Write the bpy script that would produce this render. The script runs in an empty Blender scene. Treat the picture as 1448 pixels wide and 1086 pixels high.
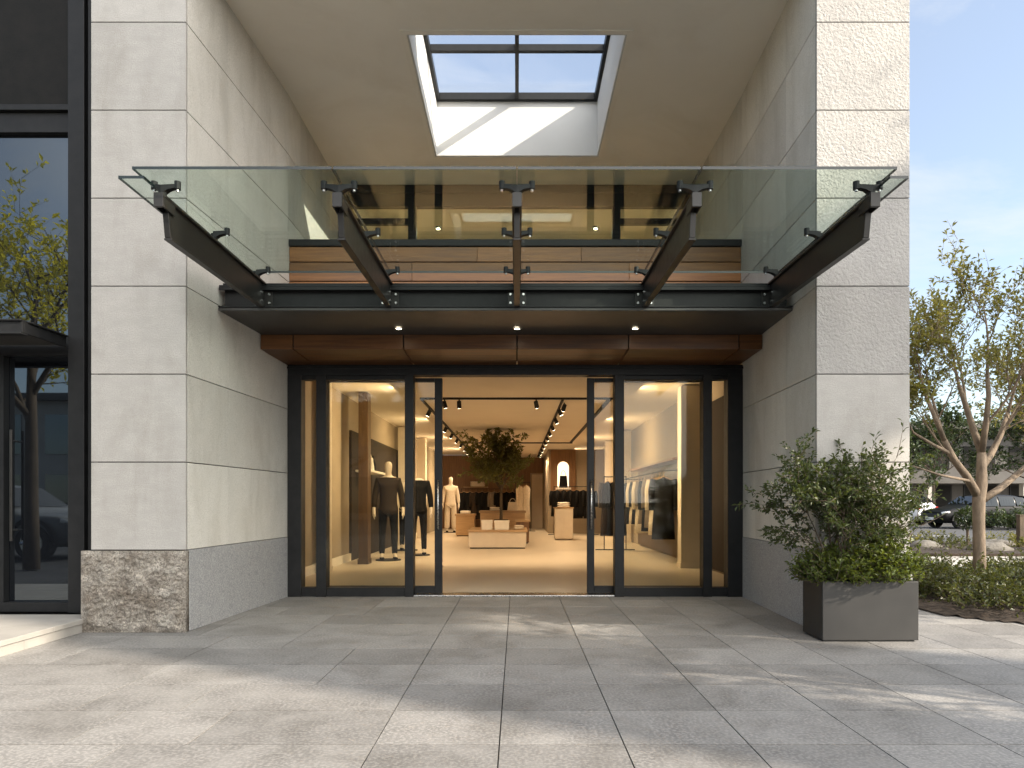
import bpy, bmesh, math, random
from mathutils import Vector, Matrix, noise
R = math.radians
PI = math.pi
rnd = random.Random(7)
sc = bpy.context.scene
COL = sc.collection
F, CX, CY, CAMH = 950.0, 731.0, 710.0, 1.1


def px(x, y, d):
    """a point at distance d seen at photo pixel x, y (used for laying out)"""
    return Vector(((x - CX) * d / F, d, CAMH - (y - CY) * d / F))


# ------------------------------------------------------------------ materials
def newmat(name):
    m = bpy.data.materials.new(name)
    m.use_nodes = True
    nt = m.node_tree
    b = nt.nodes['Principled BSDF']
    return m, nt, b


def N(nt, t, **kw):
    n = nt.nodes.new(t)
    for k, v in kw.items():
        if k in n.inputs:
            n.inputs[k].default_value = v
        else:
            setattr(n, k, v)
    return n


def ramp(nt, stops):
    n = nt.nodes.new('ShaderNodeValToRGB')
    el = n.color_ramp.elements
    el[0].position, el[0].color = stops[0][0], (*stops[0][1], 1)
    el[1].position, el[1].color = stops[-1][0], (*stops[-1][1], 1)
    for p, c in stops[1:-1]:
        e = el.new(p)
        e.color = (*c, 1)
    return n


def mixc(nt, fac, a, b, mode='MIX'):
    n = nt.nodes.new('ShaderNodeMix')
    n.data_type = 'RGBA'
    n.blend_type = mode
    L = nt.links
    for s, v in ((0, fac), (6, a), (7, b)):
        if isinstance(v, bpy.types.NodeSocket):
            L.new(v, n.inputs[s])
        elif s == 0:
            n.inputs[0].default_value = v
        else:
            n.inputs[s].default_value = (*v, 1)
    return n.outputs[2]


def surf(name, c1, c2, scale=8.0, rough=.6, bump=.1, bscale=60, detail=6, metallic=0, tone=0.0,
         stretch=(1, 1, 1), spec=.5, speck=None, speck_scale=300, bdist=.01, coat=0, stain=0, stain_scale=1.2, stain_stretch=(1, 1, 1)):
    """general two-tone procedural surface with bump, optional per-panel tone and specks"""
    m, nt, b = newmat(name)
    L = nt.links
    tc = N(nt, 'ShaderNodeTexCoord')
    mp = N(nt, 'ShaderNodeMapping')
    mp.inputs['Scale'].default_value = stretch
    L.new(tc.outputs['Object'], mp.inputs['Vector'])
    n1 = N(nt, 'ShaderNodeTexNoise', Scale=scale, Detail=detail, Roughness=.6)
    L.new(mp.outputs[0], n1.inputs['Vector'])
    rp = ramp(nt, [(.3, c1), (.7, c2)])
    L.new(n1.outputs['Fac'], rp.inputs[0])
    col = rp.outputs[0]
    if speck:
        n3 = N(nt, 'ShaderNodeTexNoise', Scale=speck_scale, Detail=2)
        L.new(tc.outputs['Object'], n3.inputs['Vector'])
        r3 = ramp(nt, [(.45, (0, 0, 0)), (.62, (1, 1, 1))])
        L.new(n3.outputs['Fac'], r3.inputs[0])
        col = mixc(nt, r3.outputs[0], col, speck)
    if tone:
        at = N(nt, 'ShaderNodeAttribute', attribute_name='tone')
        mr = N(nt, 'ShaderNodeMapRange')
        mr.inputs['To Min'].default_value = 1 - tone
        mr.inputs['To Max'].default_value = 1 + tone
        L.new(at.outputs['Fac'], mr.inputs['Value'])
        hs = N(nt, 'ShaderNodeHueSaturation')
        L.new(mr.outputs[0], hs.inputs['Value'])
        L.new(col, hs.inputs['Color'])
        col = hs.outputs[0]
    if stain:
        ms = N(nt, 'ShaderNodeMapping')
        ms.inputs['Scale'].default_value = stain_stretch
        L.new(tc.outputs['Object'], ms.inputs['Vector'])
        n5 = N(nt, 'ShaderNodeTexNoise', Scale=stain_scale, Detail=7, Roughness=.65, Distortion=.6)
        L.new(ms.outputs[0], n5.inputs['Vector'])
        lo = 1 - stain
        r5 = ramp(nt, [(.32, (lo, lo * .99, lo * .97)), (.52, (1, 1, 1)), (.72, (1 + stain * .25, 1 + stain * .25, 1 + stain * .22))])
        L.new(n5.outputs['Fac'], r5.inputs[0])
        col = mixc(nt, 1.0, col, r5.outputs[0], 'MULTIPLY')
    L.new(col, b.inputs['Base Color'])
    n2 = N(nt, 'ShaderNodeTexNoise', Scale=bscale, Detail=5, Roughness=.65)
    L.new(mp.outputs[0], n2.inputs['Vector'])
    if bump:
        bp = N(nt, 'ShaderNodeBump', Strength=bump, Distance=bdist)
        L.new(n2.outputs['Fac'], bp.inputs['Height'])
        L.new(bp.outputs[0], b.inputs['Normal'])
    rr = N(nt, 'ShaderNodeMapRange')
    rr.inputs['To Min'].default_value = max(.02, rough - .1)
    rr.inputs['To Max'].default_value = min(1, rough + .1)
    L.new(n1.outputs['Fac'], rr.inputs['Value'])
    L.new(rr.outputs[0], b.inputs['Roughness'])
    b.inputs['Metallic'].default_value = metallic
    b.inputs['Specular IOR Level'].default_value = spec
    b.inputs['Coat Weight'].default_value = coat
    return m


def glassmat(name, tint, ior=1.5, rough=0.0, bump=.012):
    m, nt, b = newmat(name)
    nt.nodes.remove(b)
    out = nt.nodes['Material Output']
    tr = N(nt, 'ShaderNodeBsdfTransparent')
    tr.inputs[0].default_value = (*tint, 1)
    gl = N(nt, 'ShaderNodeBsdfGlossy')
    gl.inputs['Roughness'].default_value = rough
    fr = N(nt, 'ShaderNodeFresnel', IOR=ior)
    ge = N(nt, 'ShaderNodeNewGeometry')
    mr = N(nt, 'ShaderNodeMapRange')
    mr.inputs['To Min'].default_value = ior
    mr.inputs['To Max'].default_value = 1 / ior
    nt.links.new(ge.outputs['Backfacing'], mr.inputs['Value'])
    nt.links.new(mr.outputs[0], fr.inputs['IOR'])
    tc = N(nt, 'ShaderNodeTexCoord')
    nz = N(nt, 'ShaderNodeTexNoise', Scale=1.1, Detail=1)
    nt.links.new(tc.outputs['Object'], nz.inputs['Vector'])
    bp = N(nt, 'ShaderNodeBump', Strength=bump, Distance=.01)
    nt.links.new(nz.outputs['Fac'], bp.inputs['Height'])
    nt.links.new(bp.outputs[0], gl.inputs['Normal'])
    mx = N(nt, 'ShaderNodeMixShader')
    nt.links.new(fr.outputs[0], mx.inputs[0])
    nt.links.new(tr.outputs[0], mx.inputs[1])
    nt.links.new(gl.outputs[0], mx.inputs[2])
    nt.links.new(mx.outputs[0], out.inputs[0])
    return m


def emat(name, col, s):
    m, nt, b = newmat(name)
    b.inputs['Base Color'].default_value = (*col, 1)
    b.inputs['Emission Color'].default_value = (*col, 1)
    b.inputs['Emission Strength'].default_value = s
    return m


def leafmat(name, c1, c2, trans=.35):
    m, nt, b = newmat(name)
    L = nt.links
    at = N(nt, 'ShaderNodeAttribute', attribute_name='tone')
    rp = ramp(nt, [(0, c1), (1, c2)])
    L.new(at.outputs['Fac'], rp.inputs[0])
    L.new(rp.outputs[0], b.inputs['Base Color'])
    b.inputs['Roughness'].default_value = .45
    tl = N(nt, 'ShaderNodeBsdfTranslucent')
    L.new(mixc(nt, .5, rp.outputs[0], (c2[0] * 2.2, c2[1] * 1.9, c2[2] * .6)), tl.inputs[0])
    mx = N(nt, 'ShaderNodeMixShader', Fac=trans)
    L.new(b.outputs[0], mx.inputs[1])
    L.new(tl.outputs[0], mx.inputs[2])
    L.new(mx.outputs[0], nt.nodes['Material Output'].inputs[0])
    return m


def woodmat(name, c1, c2, axis=0, rough=.45, scale=1.0, tone=.25):
    st = [14, 14, 14]
    st[axis] = 0.9
    return surf(name, c1, c2, scale=2.2 * scale, rough=rough, bump=.08, bscale=9 * scale, tone=tone,
                stretch=tuple(st), detail=8)


def carved(name, c1, c2):
    """worm-tooled limestone: fine vermiculated relief"""
    m = surf(name, c1, c2, scale=2.5, rough=.8, bump=0, tone=.05)
    nt = m.node_tree
    L = nt.links
    b = nt.nodes['Principled BSDF']
    tc = N(nt, 'ShaderNodeTexCoord')
    n0 = N(nt, 'ShaderNodeTexNoise', Scale=14, Detail=2)
    L.new(tc.outputs['Object'], n0.inputs['Vector'])
    ad = mixc(nt, .045, tc.outputs['Object'], n0.outputs['Color'])
    v = N(nt, 'ShaderNodeTexVoronoi', Scale=44, feature='SMOOTH_F1')
    L.new(ad, v.inputs['Vector'])
    n2 = N(nt, 'ShaderNodeTexNoise', Scale=50, Detail=4, Distortion=2.2)
    L.new(tc.outputs['Object'], n2.inputs['Vector'])
    mx = N(nt, 'ShaderNodeMath', operation='ADD')
    L.new(v.outputs['Distance'], mx.inputs[0])
    L.new(n2.outputs['Fac'], mx.inputs[1])
    bp = N(nt, 'ShaderNodeBump', Strength=.6, Distance=.013)
    L.new(mx.outputs[0], bp.inputs['Height'])
    L.new(bp.outputs[0], b.inputs['Normal'])
    return m



def splitrock(name):
    """split stone: warm and dark mineral patches, flaky relief with shade and highlights coloured in"""
    m = surf(name, (.36, .345, .325), (.62, .595, .56), scale=16, rough=.7, bump=0, detail=12)
    nt = m.node_tree
    L = nt.links
    b = nt.nodes['Principled BSDF']
    tc = N(nt, 'ShaderNodeTexCoord')
    n2 = N(nt, 'ShaderNodeTexNoise', Scale=26, Detail=7, Roughness=.7, Distortion=2.6)
    L.new(tc.outputs['Object'], n2.inputs['Vector'])
    n3 = N(nt, 'ShaderNodeTexNoise', Scale=5, Detail=3)
    L.new(tc.outputs['Object'], n3.inputs['Vector'])
    r2 = ramp(nt, [(.36, (.40, .375, .35)), (.5, (1.0, .97, .93)), (.62, (1.45, 1.42, 1.36))])  # dark hollows and bright crests painted along the bump relief
    L.new(n2.outputs['Fac'], r2.inputs[0])
    r3 = ramp(nt, [(.35, (.55, .5, .45)), (.65, (1.1, 1.08, 1.05))])
    L.new(n3.outputs['Fac'], r3.inputs[0])
    src = b.inputs['Base Color'].links[0].from_socket
    L.new(mixc(nt, 1.0, mixc(nt, 1.0, src, r2.outputs[0], 'MULTIPLY'), r3.outputs[0], 'MULTIPLY'), b.inputs['Base Color'])
    bp = N(nt, 'ShaderNodeBump', Strength=1.0, Distance=.05)
    L.new(n2.outputs['Fac'], bp.inputs['Height'])
    L.new(bp.outputs[0], b.inputs['Normal'])
    return m


M = {}
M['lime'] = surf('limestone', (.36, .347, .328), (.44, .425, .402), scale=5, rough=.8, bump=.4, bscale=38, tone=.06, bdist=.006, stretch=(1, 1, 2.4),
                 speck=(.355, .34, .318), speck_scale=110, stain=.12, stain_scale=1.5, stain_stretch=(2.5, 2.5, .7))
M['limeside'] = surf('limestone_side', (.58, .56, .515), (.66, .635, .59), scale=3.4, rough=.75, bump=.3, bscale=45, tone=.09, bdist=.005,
                     speck=(.53, .51, .465), speck_scale=100, stain=.12, stain_scale=1.5, stain_stretch=(2.5, 2.5, .7))  # front limestone lightened: fill light for the shaded recess put into colour
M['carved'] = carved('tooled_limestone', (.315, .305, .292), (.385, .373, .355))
M['rock'] = splitrock('split_stone')
M['granite'] = surf('grey_granite', (.24, .243, .25), (.32, .32, .325), scale=14, rough=.7, bump=.4, bscale=80, bdist=.005,
                    speck=(.41, .41, .41), speck_scale=85)
M['joint'] = surf('dark_joint', (.03, .028, .025), (.05, .046, .042), rough=.9)
M['plaster'] = surf('painted_plaster', (.84, .80, .735), (.88, .84, .775), scale=1.2, rough=.9, bump=.05, bscale=150, bdist=.002, stain=.06, stain_scale=.8)
M['white'] = surf('white_plaster', (.60, .60, .585), (.64, .64, .625), scale=2, rough=.8, bump=.04, bscale=150, bdist=.002)
M['metal'] = surf('dark_painted_steel', (.011, .0115, .0125), (.017, .0175, .0185), scale=12, spec=.22, rough=.45, bump=.03, bscale=400, bdist=.001)
M['metal2'] = surf('bronze_grey_steel', (.015, .0142, .0135), (.023, .0218, .0205), scale=12, spec=.35, rough=.38, bump=.03, bscale=400, bdist=.001)
M['soffit'] = surf('soffit_sheet', (.035, .034, .033), (.045, .043, .041), scale=3, rough=.45, bump=.02, bscale=300, bdist=.001)
M['black'] = surf('black_void', (.006, .006, .006), (.01, .01, .01), rough=.7)
M['spandrel'] = surf('spandrel_glass', (.008, .008, .007), (.013, .012, .011), rough=.5, spec=.12)
M['steel'] = surf('brushed_steel', (.45, .45, .45), (.6, .6, .6), scale=60, rough=.28, bump=.03, bscale=300, metallic=1, bdist=.001)
M['wood'] = woodmat('stained_timber', (.06, .023, .0065), (.155, .062, .017), 0)
M['woody'] = woodmat('parapet_timber', (.15, .06, .017), (.30, .135, .040), 0)
M['woodz'] = woodmat('wall_timber', (.12, .058, .022), (.22, .11, .045), 2)
M['woodd'] = woodmat('dark_wall_timber', (.05, .026, .011), (.10, .055, .024), 2)
M['oak'] = woodmat('oak_board', (.30, .19, .09), (.44, .29, .15), 0)
M['cglass'] = glassmat('canopy_glass', (.87, .93, .895), 1.36)
M['dglass'] = glassmat('door_glass', (.94, .945, .91), 1.26, bump=0)
M['uglass'] = glassmat('upper_glass', (.9, .92, .86), 1.6)
M['sglass'] = glassmat('roof_glass', (.98, .99, 1.0), 1.2)
M['gedge'] = surf('glass_edge', (.004, .010, .011), (.008, .016, .017), rough=.15)
m_, nt_, b_ = newmat('dark_reflective_glass')
b_.inputs['Base Color'].default_value = (.006, .007, .009, 1)
b_.inputs['Roughness'].default_value = .015
b_.inputs['IOR'].default_value = 2.2
b_.inputs['Specular Tint'].default_value = (.78, .9, 1, 1)
M['refl'] = m_
M['carglass'] = m_.copy()
M['carglass'].node_tree.nodes['Principled BSDF'].inputs['IOR'].default_value = 1.45
M['refl2'] = m_.copy()
M['refl2'].node_tree.nodes['Principled BSDF'].inputs['IOR'].default_value = 1.95
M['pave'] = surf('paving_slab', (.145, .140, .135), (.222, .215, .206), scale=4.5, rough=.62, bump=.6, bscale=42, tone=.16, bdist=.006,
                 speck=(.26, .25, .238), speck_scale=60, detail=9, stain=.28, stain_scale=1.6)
M['step'] = surf('step_stone', (.30, .283, .26), (.38, .362, .335), scale=4, rough=.6, bump=.15, bscale=80, tone=.05, bdist=.003)
M['conc'] = surf('walkway_concrete', (.36, .34, .31), (.44, .42, .385), scale=2, rough=.8, bump=.15, bscale=60, bdist=.004)
M['asphalt'] = surf('asphalt', (.045, .046, .048), (.075, .075, .077), scale=1.5, rough=.85, bump=.3, bscale=120, bdist=.005)
M['paint'] = surf('road_paint', (.6, .6, .58), (.75, .75, .72), scale=6, rough=.7, bump=.1)
M['soil'] = surf('bark_mulch', (.016, .011, .007), (.05, .032, .02), scale=40, rough=.95, bump=.8, bscale=70, bdist=.02)
M['earth'] = surf('ground_earth', (.10, .10, .07), (.16, .15, .11), scale=.4, rough=.95, bump=.2)
M['planter'] = surf('planter_coating', (.019, .0185, .0175), (.027, .0262, .025), scale=5, rough=.5, bump=.06, bscale=200, bdist=.001)
M['sfloor'] = surf('shop_floor_resin', (.53, .46, .36), (.60, .53, .42), scale=.8, rough=.36, bump=.03, bscale=30, bdist=.002)
M['sceil'] = surf('shop_ceiling_paint', (.62, .55, .45), (.66, .59, .48), scale=1, rough=.9, bump=.03)
M['swall'] = surf('shop_wall_plaster', (.29, .235, .165), (.35, .285, .205), scale=1.3, rough=.85, bump=.08, bscale=40)
M['cream'] = surf('cream_lacquer', (.55, .47, .37), (.6, .52, .41), scale=5, rough=.5, bump=.02)
M['paper'] = surf('white_card', (.72, .68, .6), (.8, .76, .68), scale=9, rough=.7, bump=.05)
M['clothw'] = surf('cream_cloth', (.58, .50, .39), (.68, .6, .48), scale=20, rough=.9, bump=.2, bscale=120)
M['clothb'] = surf('black_cloth', (.005, .005, .0055), (.010, .0095, .009), scale=20, spec=.15, rough=.9, bump=.2, bscale=120)
M['clothg'] = surf('taupe_cloth', (.16, .13, .10), (.22, .18, .14), scale=20, rough=.9, bump=.2, bscale=120)
M['clothd'] = surf('brown_cloth', (.020, .014, .010), (.034, .024, .017), scale=20, spec=.2, rough=.85, bump=.2, bscale=120)
M['skin'] = surf('mannequin_lacquer', (.58, .5, .4), (.64, .56, .45), scale=4, rough=.45, bump=0)
M['bark'] = surf('smooth_bark', (.09, .067, .047), (.225, .17, .12), scale=14, rough=.85, bump=.9, bscale=40, stretch=(1, 1, .35), bdist=.01)
M['bark2'] = surf('dark_bark', (.06, .045, .03), (.13, .095, .065), scale=9, rough=.9, bump=.5, bscale=40, stretch=(1, 1, .35), bdist=.01)
M['leaf'] = leafmat('olive_leaf', (.06, .068, .02), (.165, .165, .048), .45)
M['leafd'] = leafmat('dark_leaf', (.014, .026, .010), (.045, .07, .022), .25)
M['leafg'] = leafmat('bush_leaf', (.028, .052, .010), (.12, .155, .03), .35)
M['leafp'] = leafmat('planter_shrub_leaf', (.022, .038, .013), (.08, .105, .032), .3)
M['leafh'] = leafmat('hedge_leaf', (.024, .036, .011), (.085, .098, .027), .3)
M['leafi'] = leafmat('indoor_leaf', (.04, .05, .014), (.15, .16, .05), .35)
M['leafy'] = leafmat('street_leaf', (.20, .21, .025), (.55, .52, .06), .5)
M['stone'] = surf('boulder', (.07, .064, .056), (.18, .168, .15), scale=3, rough=.9, bump=.6, bscale=12, bdist=.05)
M['bwall'] = surf('far_wall', (.085, .08, .075), (.12, .115, .11), scale=1, rough=.9, bump=.1)
M['bwall2'] = surf('far_wall_pale', (.36, .34, .31), (.42, .4, .37), scale=1, rough=.9, bump=.1)
M['tyre'] = surf('tyre_rubber', (.012, .012, .012), (.02, .02, .02), rough=.85)
M['tail'] = surf('red_lamp', (.35, .012, .01), (.45, .02, .015), rough=.2)
M['lampglass'] = surf('lamp_glass', (.6, .6, .6), (.7, .7, .7), rough=.1)


def carpaint(name, c):
    m, nt, b = newmat(name)
    b.inputs['Base Color'].default_value = (*c, 1)
    b.inputs['Roughness'].default_value = .3
    b.inputs['Coat Weight'].default_value = .1
    b.inputs['Specular IOR Level'].default_value = .25
    b.inputs['Coat Roughness'].default_value = .04
    return m


M['carblack'] = carpaint('black_car_paint', (.004, .004, .0045))
M['carwhite'] = carpaint('white_car_paint', (.62, .63, .65))
M['cargrey'] = carpaint('grey_car_paint', (.16, .165, .17))
M['carred'] = carpaint('red_car_paint', (.16, .02, .02))
M['lens'] = emat('lamp_lens', (1, .86, .62), 14)
M['spotlens'] = emat('spot_lens', (1, .85, .6), 9)
M['nicheglow'] = emat('niche_glow', (1, .80, .52), .7)


# ------------------------------------------------------------------ mesh building
def origin(o):
    v = Vector((0, 0, 0))
    while o is not None:
        v += o.location
        o = o.parent
    return v


class MB:
    def __init__(s):
        s.v, s.f, s.m, s.t = [], [], [], []

    def add(s, vs, fs, mi=0, tone=None):
        k = len(s.v)
        s.v += [Vector(v) for v in vs]
        t = rnd.random() if tone is None else tone
        for f in fs:
            s.f.append([i + k for i in f])
            s.m.append(mi)
            s.t.append(t)

    def box(s, x0, x1, y0, y1, z0, z1, mi=0, tone=None):
        s.add([(x0, y0, z0), (x1, y0, z0), (x1, y1, z0), (x0, y1, z0), (x0, y0, z1), (x1, y0, z1), (x1, y1, z1), (x0, y1, z1)],
              [(0, 3, 2, 1), (4, 5, 6, 7), (0, 1, 5, 4), (1, 2, 6, 5), (2, 3, 7, 6), (3, 0, 4, 7)], mi, tone)
        return s

    def hexa(s, b4, t4, mi=0, tone=None):
        s.add(list(b4) + list(t4), [(0, 3, 2, 1), (4, 5, 6, 7), (0, 1, 5, 4), (1, 2, 6, 5), (2, 3, 7, 6), (3, 0, 4, 7)], mi, tone)
        return s

    def prism(s, poly, d, mi=0, tone=None):
        """poly: 3d points of a planar outline, d: extrusion vector"""
        n = len(poly)
        d = Vector(d)
        vs = [Vector(p) for p in poly] + [Vector(p) + d for p in poly]
        fs = [tuple(range(n - 1, -1, -1)), tuple(range(n, 2 * n))] + [(i, (i + 1) % n, n + (i + 1) % n, n + i) for i in range(n)]
        s.add(vs, fs, mi, tone)
        return s

    def tube(s, pts, rad, n=8, mi=0, tone=None, cap=True):
        pts = [Vector(p) for p in pts]
        if not isinstance(rad, (list, tuple)):
            rad = [rad] * len(pts)
        vs, fs = [], []
        u = None
        for i, p in enumerate(pts):
            d = (pts[min(i + 1, len(pts) - 1)] - pts[max(i - 1, 0)])
            d = d.normalized() if d.length > 1e-9 else Vector((0, 0, 1))
            if u is None:
                u = d.orthogonal().normalized()
            else:
                u = (u - d * u.dot(d))
                u = u.normalized() if u.length > 1e-6 else d.orthogonal().normalized()
            w = d.cross(u)
            for k in range(n):
                a = 2 * PI * k / n
                vs.append(p + (u * math.cos(a) + w * math.sin(a)) * rad[i])
        for i in range(len(pts) - 1):
            for k in range(n):
                k2 = (k + 1) % n
                fs.append((i * n + k, i * n + k2, (i + 1) * n + k2, (i + 1) * n + k))
        if cap:
            fs.append(tuple(range(n - 1, -1, -1)))
            fs.append(tuple((len(pts) - 1) * n + k for k in range(n)))
        s.add(vs, fs, mi, tone)
        return s

    def lathe(s, prof, c, n=20, mi=0, tone=None):
        """prof: list of (r, z)"""
        c = Vector(c)
        vs, fs = [], []
        for r, z in prof:
            for k in range(n):
                a = 2 * PI * k / n
                vs.append(c + Vector((r * math.cos(a), r * math.sin(a), z)))
        for i in range(len(prof) - 1):
            for k in range(n):
                k2 = (k + 1) % n
                fs.append((i * n + k, i * n + k2, (i + 1) * n + k2, (i + 1) * n + k))
        fs.append(tuple(range(n - 1, -1, -1)))
        fs.append(tuple((len(prof) - 1) * n + k for k in range(n)))
        s.add(vs, fs, mi, tone)
        return s

    def rings(s, rings, mi=0, tone=None, cap=True):
        n = len(rings[0])
        vs = [p for r in rings for p in r]
        fs = []
        for i in range(len(rings) - 1):
            for k in range(n):
                k2 = (k + 1) % n
                fs.append((i * n + k, i * n + k2, (i + 1) * n + k2, (i + 1) * n + k))
        if cap:
            fs.append(tuple(range(n - 1, -1, -1)))
            fs.append(tuple((len(rings) - 1) * n + k for k in range(n)))
        s.add(vs, fs, mi, tone)
        return s

    def leaf(s, p, d, up, l, w, tone):
        d = d.normalized()
        sd = d.cross(up)
        sd = sd.normalized() if sd.length > 1e-5 else d.orthogonal().normalized()
        nn = sd.cross(d) * (w * .35)
        k = len(s.v)
        s.v += [p, p + d * l * .5 + sd * w * .5 + nn, p + d * l, p + d * l * .5 - sd * w * .5 + nn]
        s.f += [[k, k + 1, k + 2], [k, k + 2, k + 3]]
        s.m += [0, 0]
        s.t += [tone, tone]

    def build(s, name, mats, parent=None, smooth=False, bevel=0.0, seg=2):
        if not isinstance(mats, (list, tuple)):
            mats = [mats]
        me = bpy.data.meshes.new(name)
        off = origin(parent) if parent is not None else Vector((0, 0, 0))
        me.from_pydata([v - off for v in s.v], [], s.f)
        for m in mats:
            me.materials.append(m)
        me.polygons.foreach_set('material_index', s.m)
        at = me.attributes.new('tone', 'FLOAT', 'FACE')
        at.data.foreach_set('value', s.t)
        if smooth:
            me.polygons.foreach_set('use_smooth', [True] * len(s.f))
        me.update()
        o = bpy.data.objects.new(name, me)
        COL.objects.link(o)
        if parent is not None:
            o.parent = parent
        if bevel:
            md = o.modifiers.new('bevel', 'BEVEL')
            md.width = bevel
            md.segments = seg
            md.limit_method = 'ANGLE'
            md.angle_limit = R(40)
        return o


def tag(o, label=None, cat=None, group=None, kind=None):
    if label:
        o['label'] = label
    if cat:
        o['category'] = cat
    if group:
        o['group'] = group
    if kind:
        o['kind'] = kind
    return o


def thing(name, label, cat, loc=(0, 0, 0), group=None):
    o = bpy.data.objects.new(name, None)
    o.empty_display_size = .1
    COL.objects.link(o)
    o.location = loc
    return tag(o, label, cat, group)


def copy_tree(o, parent=None):
    c = o.copy()
    COL.objects.link(c)
    if parent is not None:
        c.parent = parent
    for ch in o.children:
        copy_tree(ch, c)
    return c


def struct(o):
    o['kind'] = 'structure'
    return o


def lamp(name, typ, loc, energy, color, parent=None, **kw):
    l = bpy.data.lights.new(name, typ)
    l.energy = energy
    l.color = color
    aim = kw.pop('aim', None)
    for k, v in kw.items():
        setattr(l, k, v)
    o = bpy.data.objects.new(name, l)
    COL.objects.link(o)
    off = origin(parent) if parent is not None else Vector((0, 0, 0))
    o.location = Vector(loc) - off
    if parent is not None:
        o.parent = parent
    if aim is not None:
        o.rotation_euler = Vector(aim).to_track_quat('-Z', 'Y').to_euler()
    return o


# ------------------------------------------------------------------ camera, sun, sky
cam = bpy.data.cameras.new('camera')
cam.sensor_width = 36
cam.lens = F / 1448 * 36
cam.shift_x = -7 / 1448
cam.shift_y = 167 / 1448
cam.clip_start = .05
cam.clip_end = 3000
co = bpy.data.objects.new('camera', cam)
COL.objects.link(co)
co.location = (0, 0, CAMH)
co.rotation_euler = (R(90), 0, 0)
sc.camera = co

SUN_A, SUN_E = R(62), R(30)
to_sun = Vector((math.sin(SUN_A) * math.cos(SUN_E), -math.cos(SUN_A) * math.cos(SUN_E), math.sin(SUN_E)))
HS = Vector((math.sin(SUN_A), -math.cos(SUN_A), 0))
lamp('sun', 'SUN', (20, -20, 30), 3.3, (1, .89, .74), angle=R(.55), aim=-to_sun)

w = bpy.data.worlds.new('World')
sc.world = w
w.use_nodes = True
nt = w.node_tree
bg = nt.nodes['Background']
sky = N(nt, 'ShaderNodeTexSky')
sky.sky_type = 'NISHITA'
sky.sun_disc = False
sky.sun_elevation = SUN_E
sky.sun_rotation = math.atan2(to_sun.x, to_sun.y)
sky.air_density = 1.0
sky.dust_density = .5
sky.ozone_density = .8
tc = N(nt, 'ShaderNodeTexCoord')
mp = N(nt, 'ShaderNodeMapping')
mp.inputs['Scale'].default_value = (1.0, 1.6, 3.2)
mp.inputs['Rotation'].default_value = (.3, .25, 2.6)
nt.links.new(tc.outputs['Generated'], mp.inputs['Vector'])
cn = N(nt, 'ShaderNodeTexNoise', Scale=2.1, Detail=9, Roughness=.62, Distortion=.5)
nt.links.new(mp.outputs[0], cn.inputs['Vector'])
cr = ramp(nt, [(.48, (.26, .26, .26)), (.74, (.75, .75, .75))])
nt.links.new(cn.outputs['Fac'], cr.inputs[0])
cloud = mixc(nt, cr.outputs[0], sky.outputs[0], (3.3, 3.4, 3.5))
# bright cloud bank added out of view on the sun's side, for fill
vm = N(nt, 'ShaderNodeVectorMath', operation='DOT_PRODUCT')
vm.inputs[1].default_value = Vector((.62, -.70, .36)).normalized()
nt.links.new(tc.outputs['Generated'], vm.inputs[0])
mk = N(nt, 'ShaderNodeMapRange', interpolation_type='SMOOTHSTEP')
mk.inputs['From Min'].default_value = .25
mk.inputs['From Max'].default_value = .85
nt.links.new(vm.outputs['Value'], mk.inputs['Value'])
c2 = ramp(nt, [(.34, (.25, .25, .25)), (.58, (1, 1, 1))])
nt.links.new(cn.outputs['Fac'], c2.inputs[0])
mm = N(nt, 'ShaderNodeMath', operation='MULTIPLY')
nt.links.new(mk.outputs[0], mm.inputs[0])
nt.links.new(c2.outputs[0], mm.inputs[1])
cloud = mixc(nt, mm.outputs[0], cloud, (17.5, 17.0, 16.2))
nt.links.new(cloud, bg.inputs['Color'])
bg.inputs['Strength'].default_value = .11
sc.view_settings.view_transform = 'Standard'
sc.view_settings.look = 'None'
sc.view_settings.gamma = 1
sc.view_settings.exposure = 1.47
sc.view_settings.use_white_balance = True
sc.view_settings.white_balance_temperature = 6650
sc.render.engine = 'CYCLES'
sc.cycles.use_denoising = True
sc.cycles.max_bounces = 10
sc.cycles.transparent_max_bounces = 24
sc.cycles.glossy_bounces = 5
sc.cycles.diffuse_bounces = 8
sc.cycles.sample_clamp_indirect = 6
sc.cycles.caustics_reflective = False
sc.cycles.caustics_refractive = False

# ------------------------------------------------------------------ ground
b = MB()
b.add([(-900, -900, -.15), (900, -900, -.15), (900, 1500, -.15), (-900, 1500, -.15)], [(0, 1, 2, 3)])
tag(b.build('ground', M['earth']), kind='structure')

b = MB()
bed_poly = [(3.95, 7.6), (4.05, 6.5), (4.5, 5.98), (5.6, 5.75), (11, 5.6), (11, 10.2), (4.3, 10.2)]


def in_bed(x, y):
    c = False
    n = len(bed_poly)
    for i in range(n):
        x1, y1 = bed_poly[i]
        x2, y2 = bed_poly[(i + 1) % n]
        if (y1 > y) != (y2 > y) and x < (x2 - x1) * (y - y1) / (y2 - y1) + x1:
            c = not c
    return c


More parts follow.
